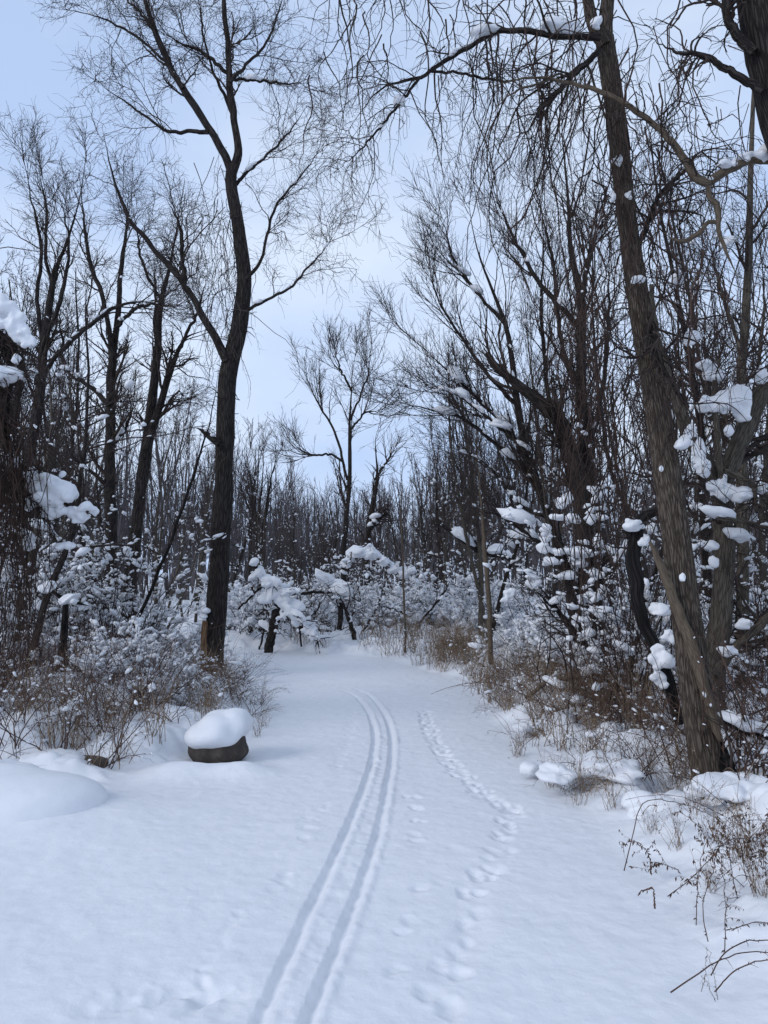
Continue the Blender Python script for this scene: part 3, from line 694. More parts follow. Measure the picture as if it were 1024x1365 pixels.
# tan dead limb hanging across the crowns
g = Geo(); P, R = limb_px([(1080, 205, 15), (1024, 214, 15), (1000, 214, 14), (978, 222, 13), (955, 236, 14), (940, 243, 13), (924, 232, 12), (908, 205, 11), (890, 182, 10), (862, 158, 9), (835, 140, 8), (800, 122, 7), (770, 113, 6), (735, 105, 5), (700, 104, 4), (675, 110, 3.5), (650, 120, 3), (625, 140, 2), (612, 160, 1.5)], 5.2, 90, .015)
tl = thing('dead_limb', 'long bent tan dead limb reaching across in front of the furrowed trunk', 'dead branch', P[0]-np.array([0, 0, .0]))
tubes(g, P, R, 12, True, True, lumpy(8, .15)); g.obj('branch', 'bark_tan', tl, True)
P2 = [limb_px(q, 5.2, 24, .01) for q in ([(943, 246, 9), (945, 262, 9), (955, 275, 11), (958, 300, 8), (962, 320, 7), (972, 345, 5), (985, 375, 3)], [(957, 296, 7), (945, 296, 7), (930, 312, 8), (910, 322, 7), (895, 318, 5), (884, 310, 3)], [(735, 105, 4), (715, 112, 3), (690, 120, 3), (665, 140, 2), (650, 165, 1.5)])]
for p_, r_ in P2: g = Geo(); tubes(g, p_, r_, 9, True, True, lumpy(4, .25)); g.obj('side_branch', 'bark_tan', tl, True)
c1 = grow(P[None], R[None], 40, .25, 1, .5, 1.0, 10, .3, .0025, .25, .2, rg=np.random.default_rng(8)); c2 = grow(*c1, 3, .2, 1, .28, .7, 7, .7, .0016, .25, .2)
g = Geo(); tubes(g, *c1); tubes(g, *c2); g.obj('twigs', 'twig_dark', tl)
g = Geo(); puff_cluster(g, [(1012, 208, 12, 7), (990, 212, 14, 5), (970, 219, 12, 4), (1020, 203, 10, 9), (946, 238, 5, 3), (866, 148, 0.1, .1)], 5.15, 5, np.random.default_rng(6)); o = g.obj('snow', 'snow', tl); merge_snow(o, .008, 4)

# fan of leaning stems, right middle distance
FAN = px_tree('bare_tree', 'wide fan of many leaning dark stems from one base, right of the sapling', 13, (790, 880),
    [([(792, 895, 22), (790, 800, 19), (782, 690, 18), (778, 580, 17), (774, 480, 15), (775, 400, 13), (762, 340, 9), (758, 270, 7), (750, 190, 5), (748, 120, 3)], 12.6),
     ([(786, 890, 24), (780, 760, 22), (772, 640, 22), (745, 565, 20), (718, 535, 17), (688, 510, 14), (662, 490, 12), (650, 470, 9)], 12.2),
     ([(780, 880, 17), (752, 760, 14), (728, 680, 13), (705, 610, 12), (690, 540, 10), (676, 440, 8), (655, 385, 7), (635, 330, 5), (625, 270, 3)], 13.4)],
    [([(775, 440, 10), (745, 405, 8), (715, 370, 7), (690, 325, 5), (665, 275, 3.5), (655, 240, 2)], 13), ([(776, 400, 9), (785, 345, 8), (795, 310, 6), (815, 280, 4)], 12.5),
     ([(735, 690, 9), (700, 610, 8), (660, 555, 6), (610, 505, 4.5), (570, 470, 3), (540, 440, 2)], 13.5), ([(720, 650, 8), (670, 600, 6), (620, 560, 5), (570, 545, 3), (520, 540, 2)], 13.8),
     ([(690, 540, 7), (650, 500, 6), (615, 450, 4.5), (585, 400, 3), (565, 330, 2)], 13.6), ([(672, 430, 6), (640, 395, 5), (605, 345, 4), (590, 290, 2)], 13.6),
     ([(765, 650, 8), (738, 560, 7), (725, 470, 6), (722, 390, 5), (728, 300, 3)], 13.8), ([(772, 640, 8), (800, 540, 7), (810, 440, 6), (812, 330, 4)], 13.6),
     ([(700, 600, 6), (655, 560, 5), (605, 525, 3.5), (555, 520, 2)], 12.9), ([(755, 760, 7), (715, 720, 6), (670, 690, 4), (625, 675, 2.5)], 12.5),
     ([(730, 690, 6), (690, 670, 5), (650, 620, 3.5), (610, 600, 2)], 14.2), ([(775, 520, 8), (750, 470, 7), (735, 340, 5), (712, 250, 3)], 14.2)],
    [dict(n=16, t0=.3, t1=1, L=1.5, ang=.5, K=8, rr=.4, rmin=.006, wig=.13, up=.10, sides=4),
     dict(n=6, t0=.1, t1=1, L=.85, ang=.5, K=6, rr=.6, rmin=.0045, wig=.16, up=.08),
     dict(n=4, t0=.1, t1=1, L=.42, ang=.55, K=5, rr=.7, rmin=.0034, wig=.2, up=.05)], bark='bark_dark', seed=101, sides=14,
    snow=[dict(src=0, per=30, size=.045, prob=.6, sub=2), dict(src=1, per=2, size=.035, prob=.35)])
# black wet trunk left of the furrowed tree
g = Geo(); tk = thing('dead_tree', 'black wet broken trunk curving down through snowy brush beside the furrowed tree', 'tree', at(905, 960, 6.8)*np.array([1, 1, 0]))
for pts in ([(905, 965, 20), (893, 915, 19), (875, 870, 18), (858, 830, 17), (850, 790, 18), (845, 745, 19), (848, 710, 18), (858, 690, 15), (880, 680, 12), (900, 668, 8)], [(845, 740, 14), (840, 712, 12), (836, 700, 8)]):
    P, R = limb_px(pts, 6.8, 40, .03); tubes(g, P, R, 14, True, True, lumpy(12, .3))
g.obj('trunk', 'bark_wet', tk, True)
g = Geo(); puff_cluster(g, [(845, 702, 13, 7), (838, 698, 6, 6), (858, 722, 6, 8), (885, 815, 8, 7), (872, 812, 7, 7), (884, 882, 12, 11), (880, 905, 10, 12), (862, 775, 3, 6), (875, 865, 8, 6), (893, 850, 6, 10)], 6.7, 5, np.random.default_rng(7)); o = g.obj('snow', 'snow', tk); merge_snow(o, .012, 4)
c1 = grow(P[None], R[None], 12, .1, 1, .5, 1., 8, .3, .004, .25); g = Geo(); tubes(g, *c1); g.obj('twigs', 'twig_dark', tk)
# snowy dark shrub in front of the fan
sh = thing('snowy_shrub', 'tall black-stemmed shrub heaped with big snow puffs in front of the fan of stems', 'shrub', at(785, 900, 10)*np.array([1, 1, 0]))
g = Geo(); st_ = []
for q in ([(792, 905, 12), (780, 850, 11), (765, 790, 9), (752, 740, 7), (745, 700, 5), (748, 670, 3)], [(786, 905, 10), (765, 850, 8), (740, 810, 7), (712, 775, 4)], [(795, 905, 12), (792, 850, 11), (790, 790, 9), (788, 740, 6), (792, 700, 3)], [(800, 900, 10), (805, 850, 9), (800, 790, 7), (806, 740, 5)], [(778, 900, 8), (775, 850, 7), (772, 780, 6), (778, 745, 4), (800, 735, 3)], [(790, 880, 7), (760, 830, 5), (735, 810, 4), (700, 770, 2)]):
    P, R = limb_px(q, 10, 24, .03); tubes(g, P, R, 8, True); st_.append((P, R))
g.obj('stems', 'bark_wet', sh, True)
c1 = grow(*stack(st_), 10, .3, 1, .6, .8, 7, .5, .005, .22, rg=np.random.default_rng(2)); c2 = grow(*c1, 5, .2, 1, .3, .7, 5, .6, .0035, .25)
g = Geo(); tubes(g, *c1); tubes(g, *c2); g.obj('twigs', 'twig_dark', sh)
g = Geo(); puff_cluster(g, [(755, 665, 8, 8), (748, 672, 7, 6), (742, 690, 9, 5), (765, 692, 9, 6), (728, 705, 6, 6), (728, 718, 7, 6), (724, 732, 8, 6), (752, 735, 14, 5), (780, 738, 16, 6), (735, 748, 10, 6), (772, 752, 14, 5), (708, 768, 6, 5), (712, 778, 9, 6), (680, 792, 6, 7), (755, 768, 11, 5), (795, 768, 10, 6), (798, 725, 6, 8), (740, 800, 9, 5), (785, 830, 4, 8), (768, 888, 7, 8), (672, 800, 5, 4), (800, 690, 8, 4), (815, 735, 5, 8)], 9.9, 6, np.random.default_rng(9)); o = g.obj('snow', 'snow', sh); merge_snow(o, .018, 4)

# ------------------------------------------------------------------ hanging vines
def vines(label, mat, d, starts, n, L, seed, slack=.22, cat='vines', group=None, rmin=.0035, hx=.25):
    rg = np.random.default_rng(seed); K = 14
    st0 = np.array([at(px_, py_, d) for px_, py_ in starts])
    i = rg.integers(0, len(st0), n)
    p = st0[i]+rg.normal(size=(n, 3))*np.array([hx, .35, .25])
    ln = L*(.4+.9*rg.random(n)); out = np.empty((n, K, 3)); out[:, 0] = p
    dv = norm(rg.normal(size=(n, 3))*.5+np.array([0, 0, -1.]))
    for k in range(1, K):
        dv = norm(dv+rg.normal(size=(n, 3))*slack+np.array([0, 0, -.12])-np.array([.5, .5, 0])*dv*.35-np.array([.10, .10, 0])*(out[:, k-1]-p)/.3); out[:, k] = out[:, k-1]+dv*(ln/(K-1))[:, None]
    R = rmin*np.exp(np.minimum(.5, np.abs(rg.normal(size=n))*.5))[:, None]*np.linspace(1.2, .3, K)[None]
    out[..., 2] = np.maximum(out[..., 2], .02)
    root = thing('hanging_vine', label, cat, (st0[:, 0].mean(), st0[:, 1].mean(), 0), group)
    g = Geo(); tubes(g, out, R, 4); g.obj('strands', mat, root)
    c = grow(out, R, 5, .1, 1, .3, .9, 6, .6, rmin*.55, .3, .1, rg=rg); g = Geo(); tubes(g, *c); g.obj('tendrils', mat, root)
    return root, out, R
vines('curtain of dark vines hanging from the arching limb nearest the furrowed trunk', 'vine', 5.6, [(740, 50), (760, 48), (720, 130), (745, 120), (790, 60), (700, 45), (775, 0), (790, -40)], 46, 2.2, 1)
vines('reddish vines draped on the upper half of the furrowed trunk', 'vine', 5.6, [(820, 60), (850, 150), (830, 200), (870, 250), (840, 330), (810, 230), (860, 400)], 70, 1.7, 2, .3)
vines('thick reddish vine strands hanging to the ground between black shrub and furrowed tree', 'vine', 7.4, [(800, 430), (820, 500), (810, 560), (835, 560), (790, 480), (805, 640), (830, 640)], 60, 3.2, 3, .2)
vines('tangle of hanging vines high behind the furrowed trunk', 'vine', 8.0, [(880, 120), (920, 150), (950, 100), (900, 60), (970, 200), (930, 300), (880, 320)], 45, 2.6, 4, .3)
vines('reddish vine bundle wound up the upright stem of the fan', 'vine', 12.3, [(775, 420), (780, 500), (775, 580), (790, 650), (770, 380)], 60, 3.4, 5, .22, rmin=.005)
vines('fine pale vines hanging beside the tall forked tree', 'twig_grey', 12.4, [(292, 240), (296, 280), (300, 330), (285, 300), (300, 400), (298, 350)], 60, 2.0, 6, .22, rmin=.0035, hx=.2)
vines('drooping twig curtain at the top of the picture beside the arching limb', 'twig_dark', 5.3, [(520, -40), (545, -40), (570, -30), (505, -10), (600, -40), (640, -40), (680, -40)], 60, 1.1, 7, .28)
vines('dark vines trailing down behind the snow-laden crotch', 'vine', 7.8, [(930, 420), (960, 420), (1000, 420), (1020, 300), (900, 480), (985, 560), (1020, 600)], 45, 2.8, 8, .3)
_, vo, vR = vines('dense reddish vine mass hanging over the thicket edge, opposite the furrowed tree', 'vine', 7.6, [(-10, 470), (5, 520), (10, 560), (-20, 420), (14, 600), (0, 620), (10, 660), (-30, 520)], 200, 2.4, 9, .18, rmin=.004, hx=.10)

# vine tangle snow boughs at the left edge
tg = thing('snowy_bough', 'dark tangled bough loaded with heavy snow above the vine mass', 'bough', at(0, 480, 7.5)*np.array([1, 1, 1]))
g = Geo(); bs = []
for q, d in (([(-60, 420, 20), (-10, 440, 16), (15, 470, 12), (30, 490, 8)], 7.6), ([(-60, 505, 12), (0, 502, 10), (35, 494, 6), (48, 496, 3)], 7.4), ([(-60, 400, 18), (-30, 480, 18), (-20, 560, 18), (-30, 700, 20)], 7.8), ([(0, 450, 8), (14, 500, 7), (10, 560, 6), (16, 620, 5)], 7.6)):
    P, R = limb_px(q, d, 20, .04); tubes(g, P, R, 9, True); bs.append((P, R))
g.obj('branch', 'bark_wet', tg, True)
c1 = grow(*stack(bs), 40, .1, 1, .45, 1., 8, .3, .004, .3, .15); g = Geo(); tubes(g, *c1); c2 = grow(*c1, 4, .2, 1, .25, .8, 5, .7, .003, .3, .1); tubes(g, *c2); g.obj('twigs', 'twig_dark', tg)
g = Geo(); puff_cluster(g, [(5, 412, 14, 14), (18, 430, 12, 14), (26, 445, 11, 12), (38, 456, 8, 8), (2, 432, 10, 8), (22, 480, 5, 6), (10, 500, 26, 7), (-10, 503, 20, 9), (42, 496, 7, 5)], 7.4, 7, np.random.default_rng(12)); o = g.obj('snow', 'snow', tg); merge_snow(o, .014, 3)
tg = thing('snowy_bough', 'low bough with a broad white snow load spreading out from the vine mass', 'bough', at(0, 640, 8))
g = Geo(); bs = []
for q, d in (([(-60, 600, 14), (-10, 612, 12), (25, 622, 9), (60, 650, 7), (95, 676, 4), (125, 684, 2)], 8.2), ([(20, 620, 7), (40, 660, 6), (60, 690, 4), (75, 705, 2)], 8.1), ([(40, 640, 6), (70, 640, 5), (95, 655, 3)], 8.4)):
    P, R = limb_px(q, d, 20, .04); tubes(g, P, R, 9, True); bs.append((P, R))
g.obj('branch', 'bark_wet', tg, True)
c1 = grow(*stack(bs), 40, .1, 1, .5, 1., 8, .4, .004, .3, .1); g = Geo(); tubes(g, *c1); c2 = grow(*c1, 4, .2, 1, .25, .8, 5, .7, .003, .3, .1); tubes(g, *c2); g.obj('twigs', 'twig_dark', tg)
g = Geo(); puff_cluster(g, [(8, 612, 14, 8), (22, 618, 8, 6), (45, 638, 12, 10), (55, 652, 20, 12), (75, 662, 20, 12), (90, 658, 12, 9), (70, 682, 12, 10), (98, 682, 10, 6), (115, 678, 10, 6), (105, 690, 12, 7), (126, 682, 6, 5), (40, 670, 6, 9), (62, 640, 12, 6), (83, 632, 4, 5), (38, 724, 7, 9), (88, 728, 12, 5), (10, 765, 7, 9)], 8.0, 8, np.random.default_rng(13)); o = g.obj('snow', 'snow', tg); merge_snow(o, .014, 3)

# ------------------------------------------------------------------ boulders
def rock_geo(g, c, s, sub=4, seed=0, rough=.1):
    blobs(g, [c], [s], axis=[(1, .15, 0)], sub=sub, rg=np.random.default_rng(seed), rough=rough, flat=1.)
bx, by = on_ground(284, 1022)
bo = thing('boulder', 'dark round boulder under a thick tilted snow cap beside the path', 'boulder', (bx, by+.1, 0))
g = Geo(); rock_geo(g, (bx+.01, by+.22, .12), (.25, .24, .20), 5, 17, .08); g.obj('rock', 'rock', bo)
g = Geo(); blobs(g, [(bx+.01, by+.21, .265)], [(.285, .28, .17)], axis=[(1, .1, .13)], sub=5, rg=np.random.default_rng(8), rough=.09, flat=.95)
blobs(g, [(bx+.11, by+.25, .32)], [(.17, .2, .125)], axis=[(1, .1, .15)], sub=4, rg=np.random.default_rng(9), rough=.05)
o = g.obj('snow_cap', 'snow', bo); merge_snow(o, .012, 12)
b2 = thing('boulder', 'low wide boulder buried under a smooth snow dome at the clearing edge', 'boulder', (-2.42, 5.35, 0))
g = Geo(); rock_geo(g, (-2.55, 5.5, .02), (.50, .32, .15), 4, 5); g.obj('rock', 'rock', b2)
g = Geo(); blobs(g, [(-2.52, 5.42, .04)], [(.68, .47, .245)], axis=[(1, .05, 0)], sub=5, rg=np.random.default_rng(10), rough=.055, flat=1.)
blobs(g, [(-2.75, 5.5, .06)], [(.55, .42, .25)], axis=[(1, .05, 0)], sub=5, rg=np.random.default_rng(11), rough=.03, flat=1.)
o = g.obj('snow_cap', 'snow', b2); merge_snow(o, .02, 20)
b3 = thing('boulder', 'small half-hidden rock with a thin flat snow slab behind the snow dome', 'boulder', (-2.75, 6.45, 0))
g = Geo(); rock_geo(g, (-2.66, 6.45, .03), (.36, .22, .11), 4, 6, .14); g.obj('rock', 'rock', b3)
g = Geo(); blobs(g, [(-2.72, 6.42, .15)], [(.27, .2, .06)], axis=[(1, .1, 0)], sub=4, rg=np.random.default_rng(14), rough=.06); g.obj('snow_cap', 'snow', b3)
# dark stump in the brush
st = thing('stump', 'thin black dead stump standing in the snowy brush below the vine mass', 'stump', at(83, 880, 9.5)*np.array([1, 1, 0]))
g = Geo(); P, R = limb_px([(82, 895, 15), (84, 860, 11), (86, 830, 10), (88, 805, 8)], 9.5, 20, .01); tubes(g, P, R, 12, True, True, lumpy(31, .3)); g.obj('trunk', 'bark_wet', st, True)
g = Geo(); P, R = limb_px([(70, 788, 4), (85, 798, 7), (105, 804, 6), (120, 808, 3)], 9.4, 16); tubes(g, P, R, 7, True); g.obj('branch', 'bark_wet', st, True)
g = Geo(); puff_cluster(g, [(93, 798, 14, 5), (63, 784, 8, 6), (110, 808, 6, 5)], 9.35, 4); g.obj('snow', 'snow', st)

# ------------------------------------------------------------------ fallen logs under snow in the middle
PUFFS = {201: [(338, 750, 6, 6), (346, 764, 7, 6), (356, 778, 8, 6), (366, 790, 10, 8), (378, 803, 9, 7), (388, 817, 8, 6), (398, 830, 8, 6), (409, 841, 7, 5), (420, 849, 6, 4), (385, 790, 9, 4), (352, 800, 8, 5)], 205: [(478, 738, 10, 5), (495, 740, 10, 6), (512, 750, 8, 5), (527, 760, 9, 4), (540, 768, 7, 4), (463, 752, 6, 5)]}
def log(label, pts, d, seed, bark='bark_dark', name='fallen_log', snow=.055, per=90, prob=.95, branches=10):
    rg = np.random.default_rng(seed)
    P, R = limb_px(pts, d, 36, .03)
    t_ = thing(name, label, 'fallen log', P[0])
    g = Geo(); tubes(g, P, R, 10, True, True, lumpy(seed, .2)); g.obj('trunk', bark, t_, True)
    c = grow(P[None], R[None], branches, .1, 1, .8, .9, 8, .4, .008, .2, .05, rg=rg); c2 = grow(*c, 5, .2, 1, .4, .8, 5, .6, .006, .25, rg=rg)
    g = Geo(); tubes(g, *c, 4); tubes(g, *c2); g.obj('twigs', 'twig_dark', t_)
    g = Geo(); snow_along(g, P[None], R[None], per, snow, prob, 2, rg, .5, .2); snow_along(g, *c, 14, snow*.7, .6, 2, rg, 1.5)
    if seed in PUFFS: puff_cluster(g, PUFFS[seed], d-.12, 5, rg)
    snow_along(g, *c2, 4, snow*.5, .6, 1, rg, 1.5)
    if g.n: o = g.obj('snow', 'snow', t_); merge_snow(o, .022, 2)
log('snow-covered log slanting down to the end of the path', [(336, 748, 9), (352, 775, 10), (372, 800, 11), (395, 828, 10), (424, 852, 9)], 16.2, 201, snow=.050, per=44, branches=16)
log('dark broken upright post under the slanting snowy log', [(358, 872, 13), (363, 840, 13), (367, 812, 12)], 16.4, 202, snow=.035, per=30, prob=.4, branches=4)
log('log leaning low behind the slanting snowy log', [(360, 800, 7), (390, 820, 8), (420, 838, 8), (450, 845, 6)], 18.5, 203, snow=.042, per=40, branches=18)
log('thin log lying level through the thicket beside the slanting log', [(385, 792, 5), (420, 790, 5), (450, 790, 5), (470, 800, 3)], 18.8, 204, snow=.035, per=40, branches=14)
log('bent bough arched over with a thick snow load above the path end', [(452, 860, 8), (455, 800, 8), (462, 752, 8), (480, 737, 7), (500, 742, 6), (525, 757, 4), (545, 768, 3)], 19, 205, name='snowy_bough', snow=.052, per=46, branches=26)
log('forked dead snag with snowy crook in front of the arched bough', [(474, 864, 7), (469, 838, 7), (461, 815, 6), (452, 792, 4)], 17.4, 206, snow=.028, per=30, name='dead_snag')
log('snow-topped log leaning into the shrubs past the thin sapling', [(590, 700, 6), (640, 735, 8), (680, 745, 7), (720, 790, 6)], 18, 207, snow=.045, per=36, prob=.7)
log('pale log half buried in the brush below the black shrub', [(700, 930, 5), (735, 908, 7), (765, 902, 8), (800, 898, 6)], 8.6, 208, bark='bark_tan', snow=.03, prob=.7)
log('dark snow-edged log low beside the furrowed tree', [(965, 960, 8), (990, 972, 10), (1030, 985, 10), (1060, 1000, 9)], 5.6, 209, bark='bark_wet', snow=.03)
log('black leaning stake at the foot of the furrowed tree', [(996, 1095, 14), (988, 1060, 14), (978, 1030, 13), (968, 1005, 9)], 5.3, 210, bark='bark_wet', name='dead_snag', snow=.02, prob=.1, branches=3)

# ------------------------------------------------------------------ repeated trees of the woods
def woods_tree(seed, H, r0, n_stems=1, style='up', twig='twig_grey', bark='bark_grey', fine=1.0):
    rg = np.random.default_rng(seed); K = 16
    tk_ = []
    for s_ in range(n_stems):
        d = norm(np.array([rg.normal()*.10*(1+n_stems*.5), rg.normal()*.10*(1+n_stems*.5), 1.])); P = np.zeros((K, 3)); P[0] = (rg.normal()*.06*n_stems, rg.normal()*.06*n_stems, -.15)
        for k in range(1, K):
            d = norm(d+rg.normal(size=3)*.07+np.array([0, 0, .05])); P[k] = P[k-1]+d*H*(.8+.2*rg.random())/(K-1)
        tk_.append((P, r0*(1 if s_ == 0 else .7)*np.linspace(1.15, .12, K)**.85))
    P, R = stack(tk_)
    g = Geo(); tubes(g, P, R, 8, True, False, lumpy(seed, .15))
    up = .12 if style == 'up' else .03
    ang = .55 if style == 'up' else .85
    c1 = grow(P, R, 19/np.sqrt(n_stems), .28, .98, H*.30, ang, 9, .5, .010*fine, .13, 0, up, fall=.55, rg=rg)
    c2 = grow(*c1, 7, .15, 1, .42, ang*.9, 7, .55, .007*fine, .17, 0, up*.7, rel=True, rg=rg)
    c3 = grow(*c2, 5, .15, 1, .5, .65, 5, .65, .0052*fine, .2, 0, up*.4, rel=True, rg=rg)
    c4 = grow(*c3, 2.2, .2, 1, .55, .6, 4, .75, .0042*fine, .2, 0, up*.3, rel=True, rg=rg)
    gc = Geo(); tubes(gc, *c1, 4); tubes(gc, *c2); tubes(gc, *c3); tubes(gc, *c4)
    gs = Geo(); snow_along(gs, *c1, 8, .045, .5, 1, rg, 1.6); snow_along(gs, *c2, .8, .04, .4, 1, rg, 1.6); snow_along(gs, P, R, 10, .05, .5, 1, rg, 1.6, .15)
    return (g.mesh('trunk', bark, attr=True), gc.mesh('crown', twig), gs.mesh('snow', 'snow') if gs.n else None)
VAR = [woods_tree(300+k, 10., .072+.016*(k % 3), [1, 1, 2, 1, 3, 1, 2, 1][k], ['up', 'wide'][k % 2] if k < 6 else 'up', ['twig_grey', 'twig_dark'][k % 2], ['bark_grey', 'bark_dark'][k % 2]) for k in range(8)]
protos = {}
def place_tree(k, x, y, H, rz, label, group, thick=1.0):
    if k not in protos:
        r = thing('woods_tree', label, 'tree', (x, y, G(x, y)), group)
        for nm, me in zip(('trunk', 'crown', 'snow'), VAR[k]):
            if me:
                o = bpy.data.objects.new(nm, me); COL.objects.link(o); o.parent = r
        r.rotation_euler = (0, 0, rz); r.scale = (H/10*thick, H/10*thick, H/10); protos[k] = r
        return r
    return dup(protos[k], (x, y, G(x, y)), rz, (H/10*thick, H/10*thick, H/10), label, group)
TOPX = [-200, 0, 130, 200, 260, 330, 400, 480, 555, 600, 640, 690, 770, 900, 1250]
TOPY = [190, 180, 175, 300, 440, 575, 635, 640, 620, 540, 410, 270, 160, 60, 40]
spots = []
def clear(x, y, r):
    return all((x-a)**2+(y-b_)**2 > r*r for a, b_ in spots)
rt = np.random.default_rng(77)
def belt(n, d0, d1, px0, px1, label, group, sep=.9, lo=.7, hmax=15, ex=None, thick=1.0):
    made = 0
    for _ in range(n*30):
        if made >= n: break
        d = d0+(d1-d0)*rt.random(); px_ = px0+(px1-px0)*rt.random()
        if ex and ex(px_, d): continue
        x = (px_-CX)/F*d
        if off_path(np.array([x]), np.array([d]))[0] < .7 or not clear(x, d, sep): continue
        H = min(hmax, 1.65+(765-np.interp(px_, TOPX, TOPY))/F*d)*(lo+(1-lo)*rt.random())
        if H < 2: continue
        place_tree(int(rt.integers(0, 8)), x, d, H, rt.random()*6.28, label, group, thick); spots.append((x, d)); made += 1
belt(4, 9.5, 18, -80, 240, 'slim bare tree in the dark thicket behind the vine mass and snowy brush', 'slim trees in the thicket behind the vine mass', 1.0, .55)
belt(9, 18, 27, -60, 290, 'grey bare tree deeper in the woods beyond the leaning forked tree', 'grey trees beyond the leaning forked tree', 1.0, .45)
belt(6, 8.5, 14, 760, 1120, 'slim bare tree in the thicket behind the furrowed trunk', 'slim trees behind the furrowed trunk', .8, .6, thick=.75)
belt(8, 14.5, 25, 600, 1100, 'bare tree with dense twiggy crown behind the fan of stems', 'dense twiggy trees behind the fan of stems', .9, .5, thick=.75)
belt(38, 21, 36, 270, 640, 'short thin bare tree in the woods beyond the end of the path', 'thin trees beyond the end of the path', .7, .6, thick=.8)
belt(14, 26, 42, -40, 300, 'distant grey bare tree at the back of the woods behind the vine mass', 'distant trees behind the vine mass', 1.0, .6, thick=.75)
belt(10, 25, 42, 580, 1080, 'distant grey bare tree at the back of the woods behind the fan of stems', 'distant trees behind the fan of stems', 1.0, .6, thick=.7)
# the far wood, one mass
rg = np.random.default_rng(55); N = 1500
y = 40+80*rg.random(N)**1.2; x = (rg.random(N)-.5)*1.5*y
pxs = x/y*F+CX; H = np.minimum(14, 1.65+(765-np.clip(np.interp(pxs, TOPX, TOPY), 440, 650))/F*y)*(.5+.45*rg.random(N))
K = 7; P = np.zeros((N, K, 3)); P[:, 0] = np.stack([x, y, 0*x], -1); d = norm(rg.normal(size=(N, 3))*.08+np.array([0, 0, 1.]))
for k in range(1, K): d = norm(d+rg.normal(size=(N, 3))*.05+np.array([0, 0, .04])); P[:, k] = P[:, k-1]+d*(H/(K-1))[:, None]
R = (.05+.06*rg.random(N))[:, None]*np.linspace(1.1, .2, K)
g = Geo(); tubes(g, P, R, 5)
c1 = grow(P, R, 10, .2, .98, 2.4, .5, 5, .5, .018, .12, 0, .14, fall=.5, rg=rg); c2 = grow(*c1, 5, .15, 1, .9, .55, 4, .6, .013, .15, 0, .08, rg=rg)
tubes(g, *c1); tubes(g, *c2); o = g.obj('far_woods', 'twig_far_hazed'); o['kind'] = 'stuff'; o['label'] = 'far bare woods with painted-in grey haze behind the clearing'; o['category'] = 'woods'

# ------------------------------------------------------------------ shrubs, weeds, canes
def shrub_mesh(seed, n, H, spread, mat, snow=1.0, puff=.03, arch=.12, sub=1, r=.006, leafy=0, n2=5, n3=2.5):
    rg = np.random.default_rng(seed)
    P0 = np.zeros((1, 2, 3)); P0[0, 0, 2] = -.08; P0[0, 1, 2] = .05; R0 = np.full((1, 2), r*1.6)
    c0 = grow(P0, R0, n, 0, 1, H, spread, 10, .8, r*.7, .12, arch, 0.04, fall=0, rg=rg, tip=.4)
    c0[0][:, :, :2] += rg.normal(size=(len(c0[0]), 1, 2))*H*.10
    c1 = grow(*c0, n2, .2, 1, H*.35, .65, 7, .6, r*.45, .18, .06, .03, rg=rg); c2 = grow(*c1, n3, .2, 1, H*.18, .65, 5, .7, r*.32, .2, .03, rg=rg)
    g = Geo(); tubes(g, *c0, 4); tubes(g, *c1); tubes(g, *c2)
    gs = Geo()
    if snow:
        snow_along(gs, *c0, 9*snow, puff, .55, sub, rg, 4.5/max(H, .6), .12, 1.9); snow_along(gs, *c1, 3*snow, puff*.9, .5, sub, rg, 4.5/max(H, .6), .15, 1.9); snow_along(gs, *c2, 1.0*snow, puff*.8, .5, sub, rg, 4.5/max(H, .6), .15, 1.9)
    gl = None
    if leafy:
        gl = Geo(); leaves(gl, *c1, leafy, .016, rg); leaves(gl, *c2, leafy*.4, .013, rg)
    return (g.mesh('stems', mat), gs.mesh('snow', 'snow') if gs.n else None, gl.mesh('leaves', 'leaf') if gl and gl.n else None)
def leaves(g, P, R, per, size, rg):
    N, K, _ = P.shape; Mn = int(N*per)
    if Mn < 1: return
    i = rg.integers(0, N, Mn); k = rg.integers(1, K, Mn); p = P[i, k]
    d = norm(rg.normal(size=(Mn, 3))*.6+np.array([0, 0, -1.])); w_ = norm(np.cross(d, rg.normal(size=(Mn, 3)))); nn = np.cross(d, w_)
    s = size*(.5+rg.random(Mn))[:, None]
    v = np.stack([p, p+d*s*.9+w_*s*.35+nn*s*.2, p+d*s*2., p+d*s*.9-w_*s*.35+nn*s*.25], 1)
    g.add(v, np.arange(Mn*4).reshape(-1, 4))
KINDS = {
    'cane': [shrub_mesh(500+k, 9, 1.15, .55, 'cane', .25, .026, .12, n2=4, n3=2) for k in range(5)],
    'tall': [shrub_mesh(520+k, 10, 2.2, .35, 'twig_dark', 2.4, .036, .08, r=.007, n2=7) for k in range(5)],
    'puffy': [shrub_mesh(540+k, 16, .9, .6, 'twig_dark', 4.2, .036, .14, n2=6) for k in range(5)],
    'weed': [shrub_mesh(560+k, 16, .62, .32, 'straw', .12, .018, .16, r=.0028, leafy=.8, n2=3, n3=1) for k in range(5)],
    'bramble': [shrub_mesh(580+k, 11, 1.35, .8, 'cane', .25, .02, .34, r=.004, leafy=.25, n2=4, n3=1.5) for k in range(5)],
    'fine': [shrub_mesh(600+k, 26, .75, .85, 'cane', .15, .014, .22, r=.0026, n2=4, n3=1.5) for k in range(4)],
}
sp0 = {}
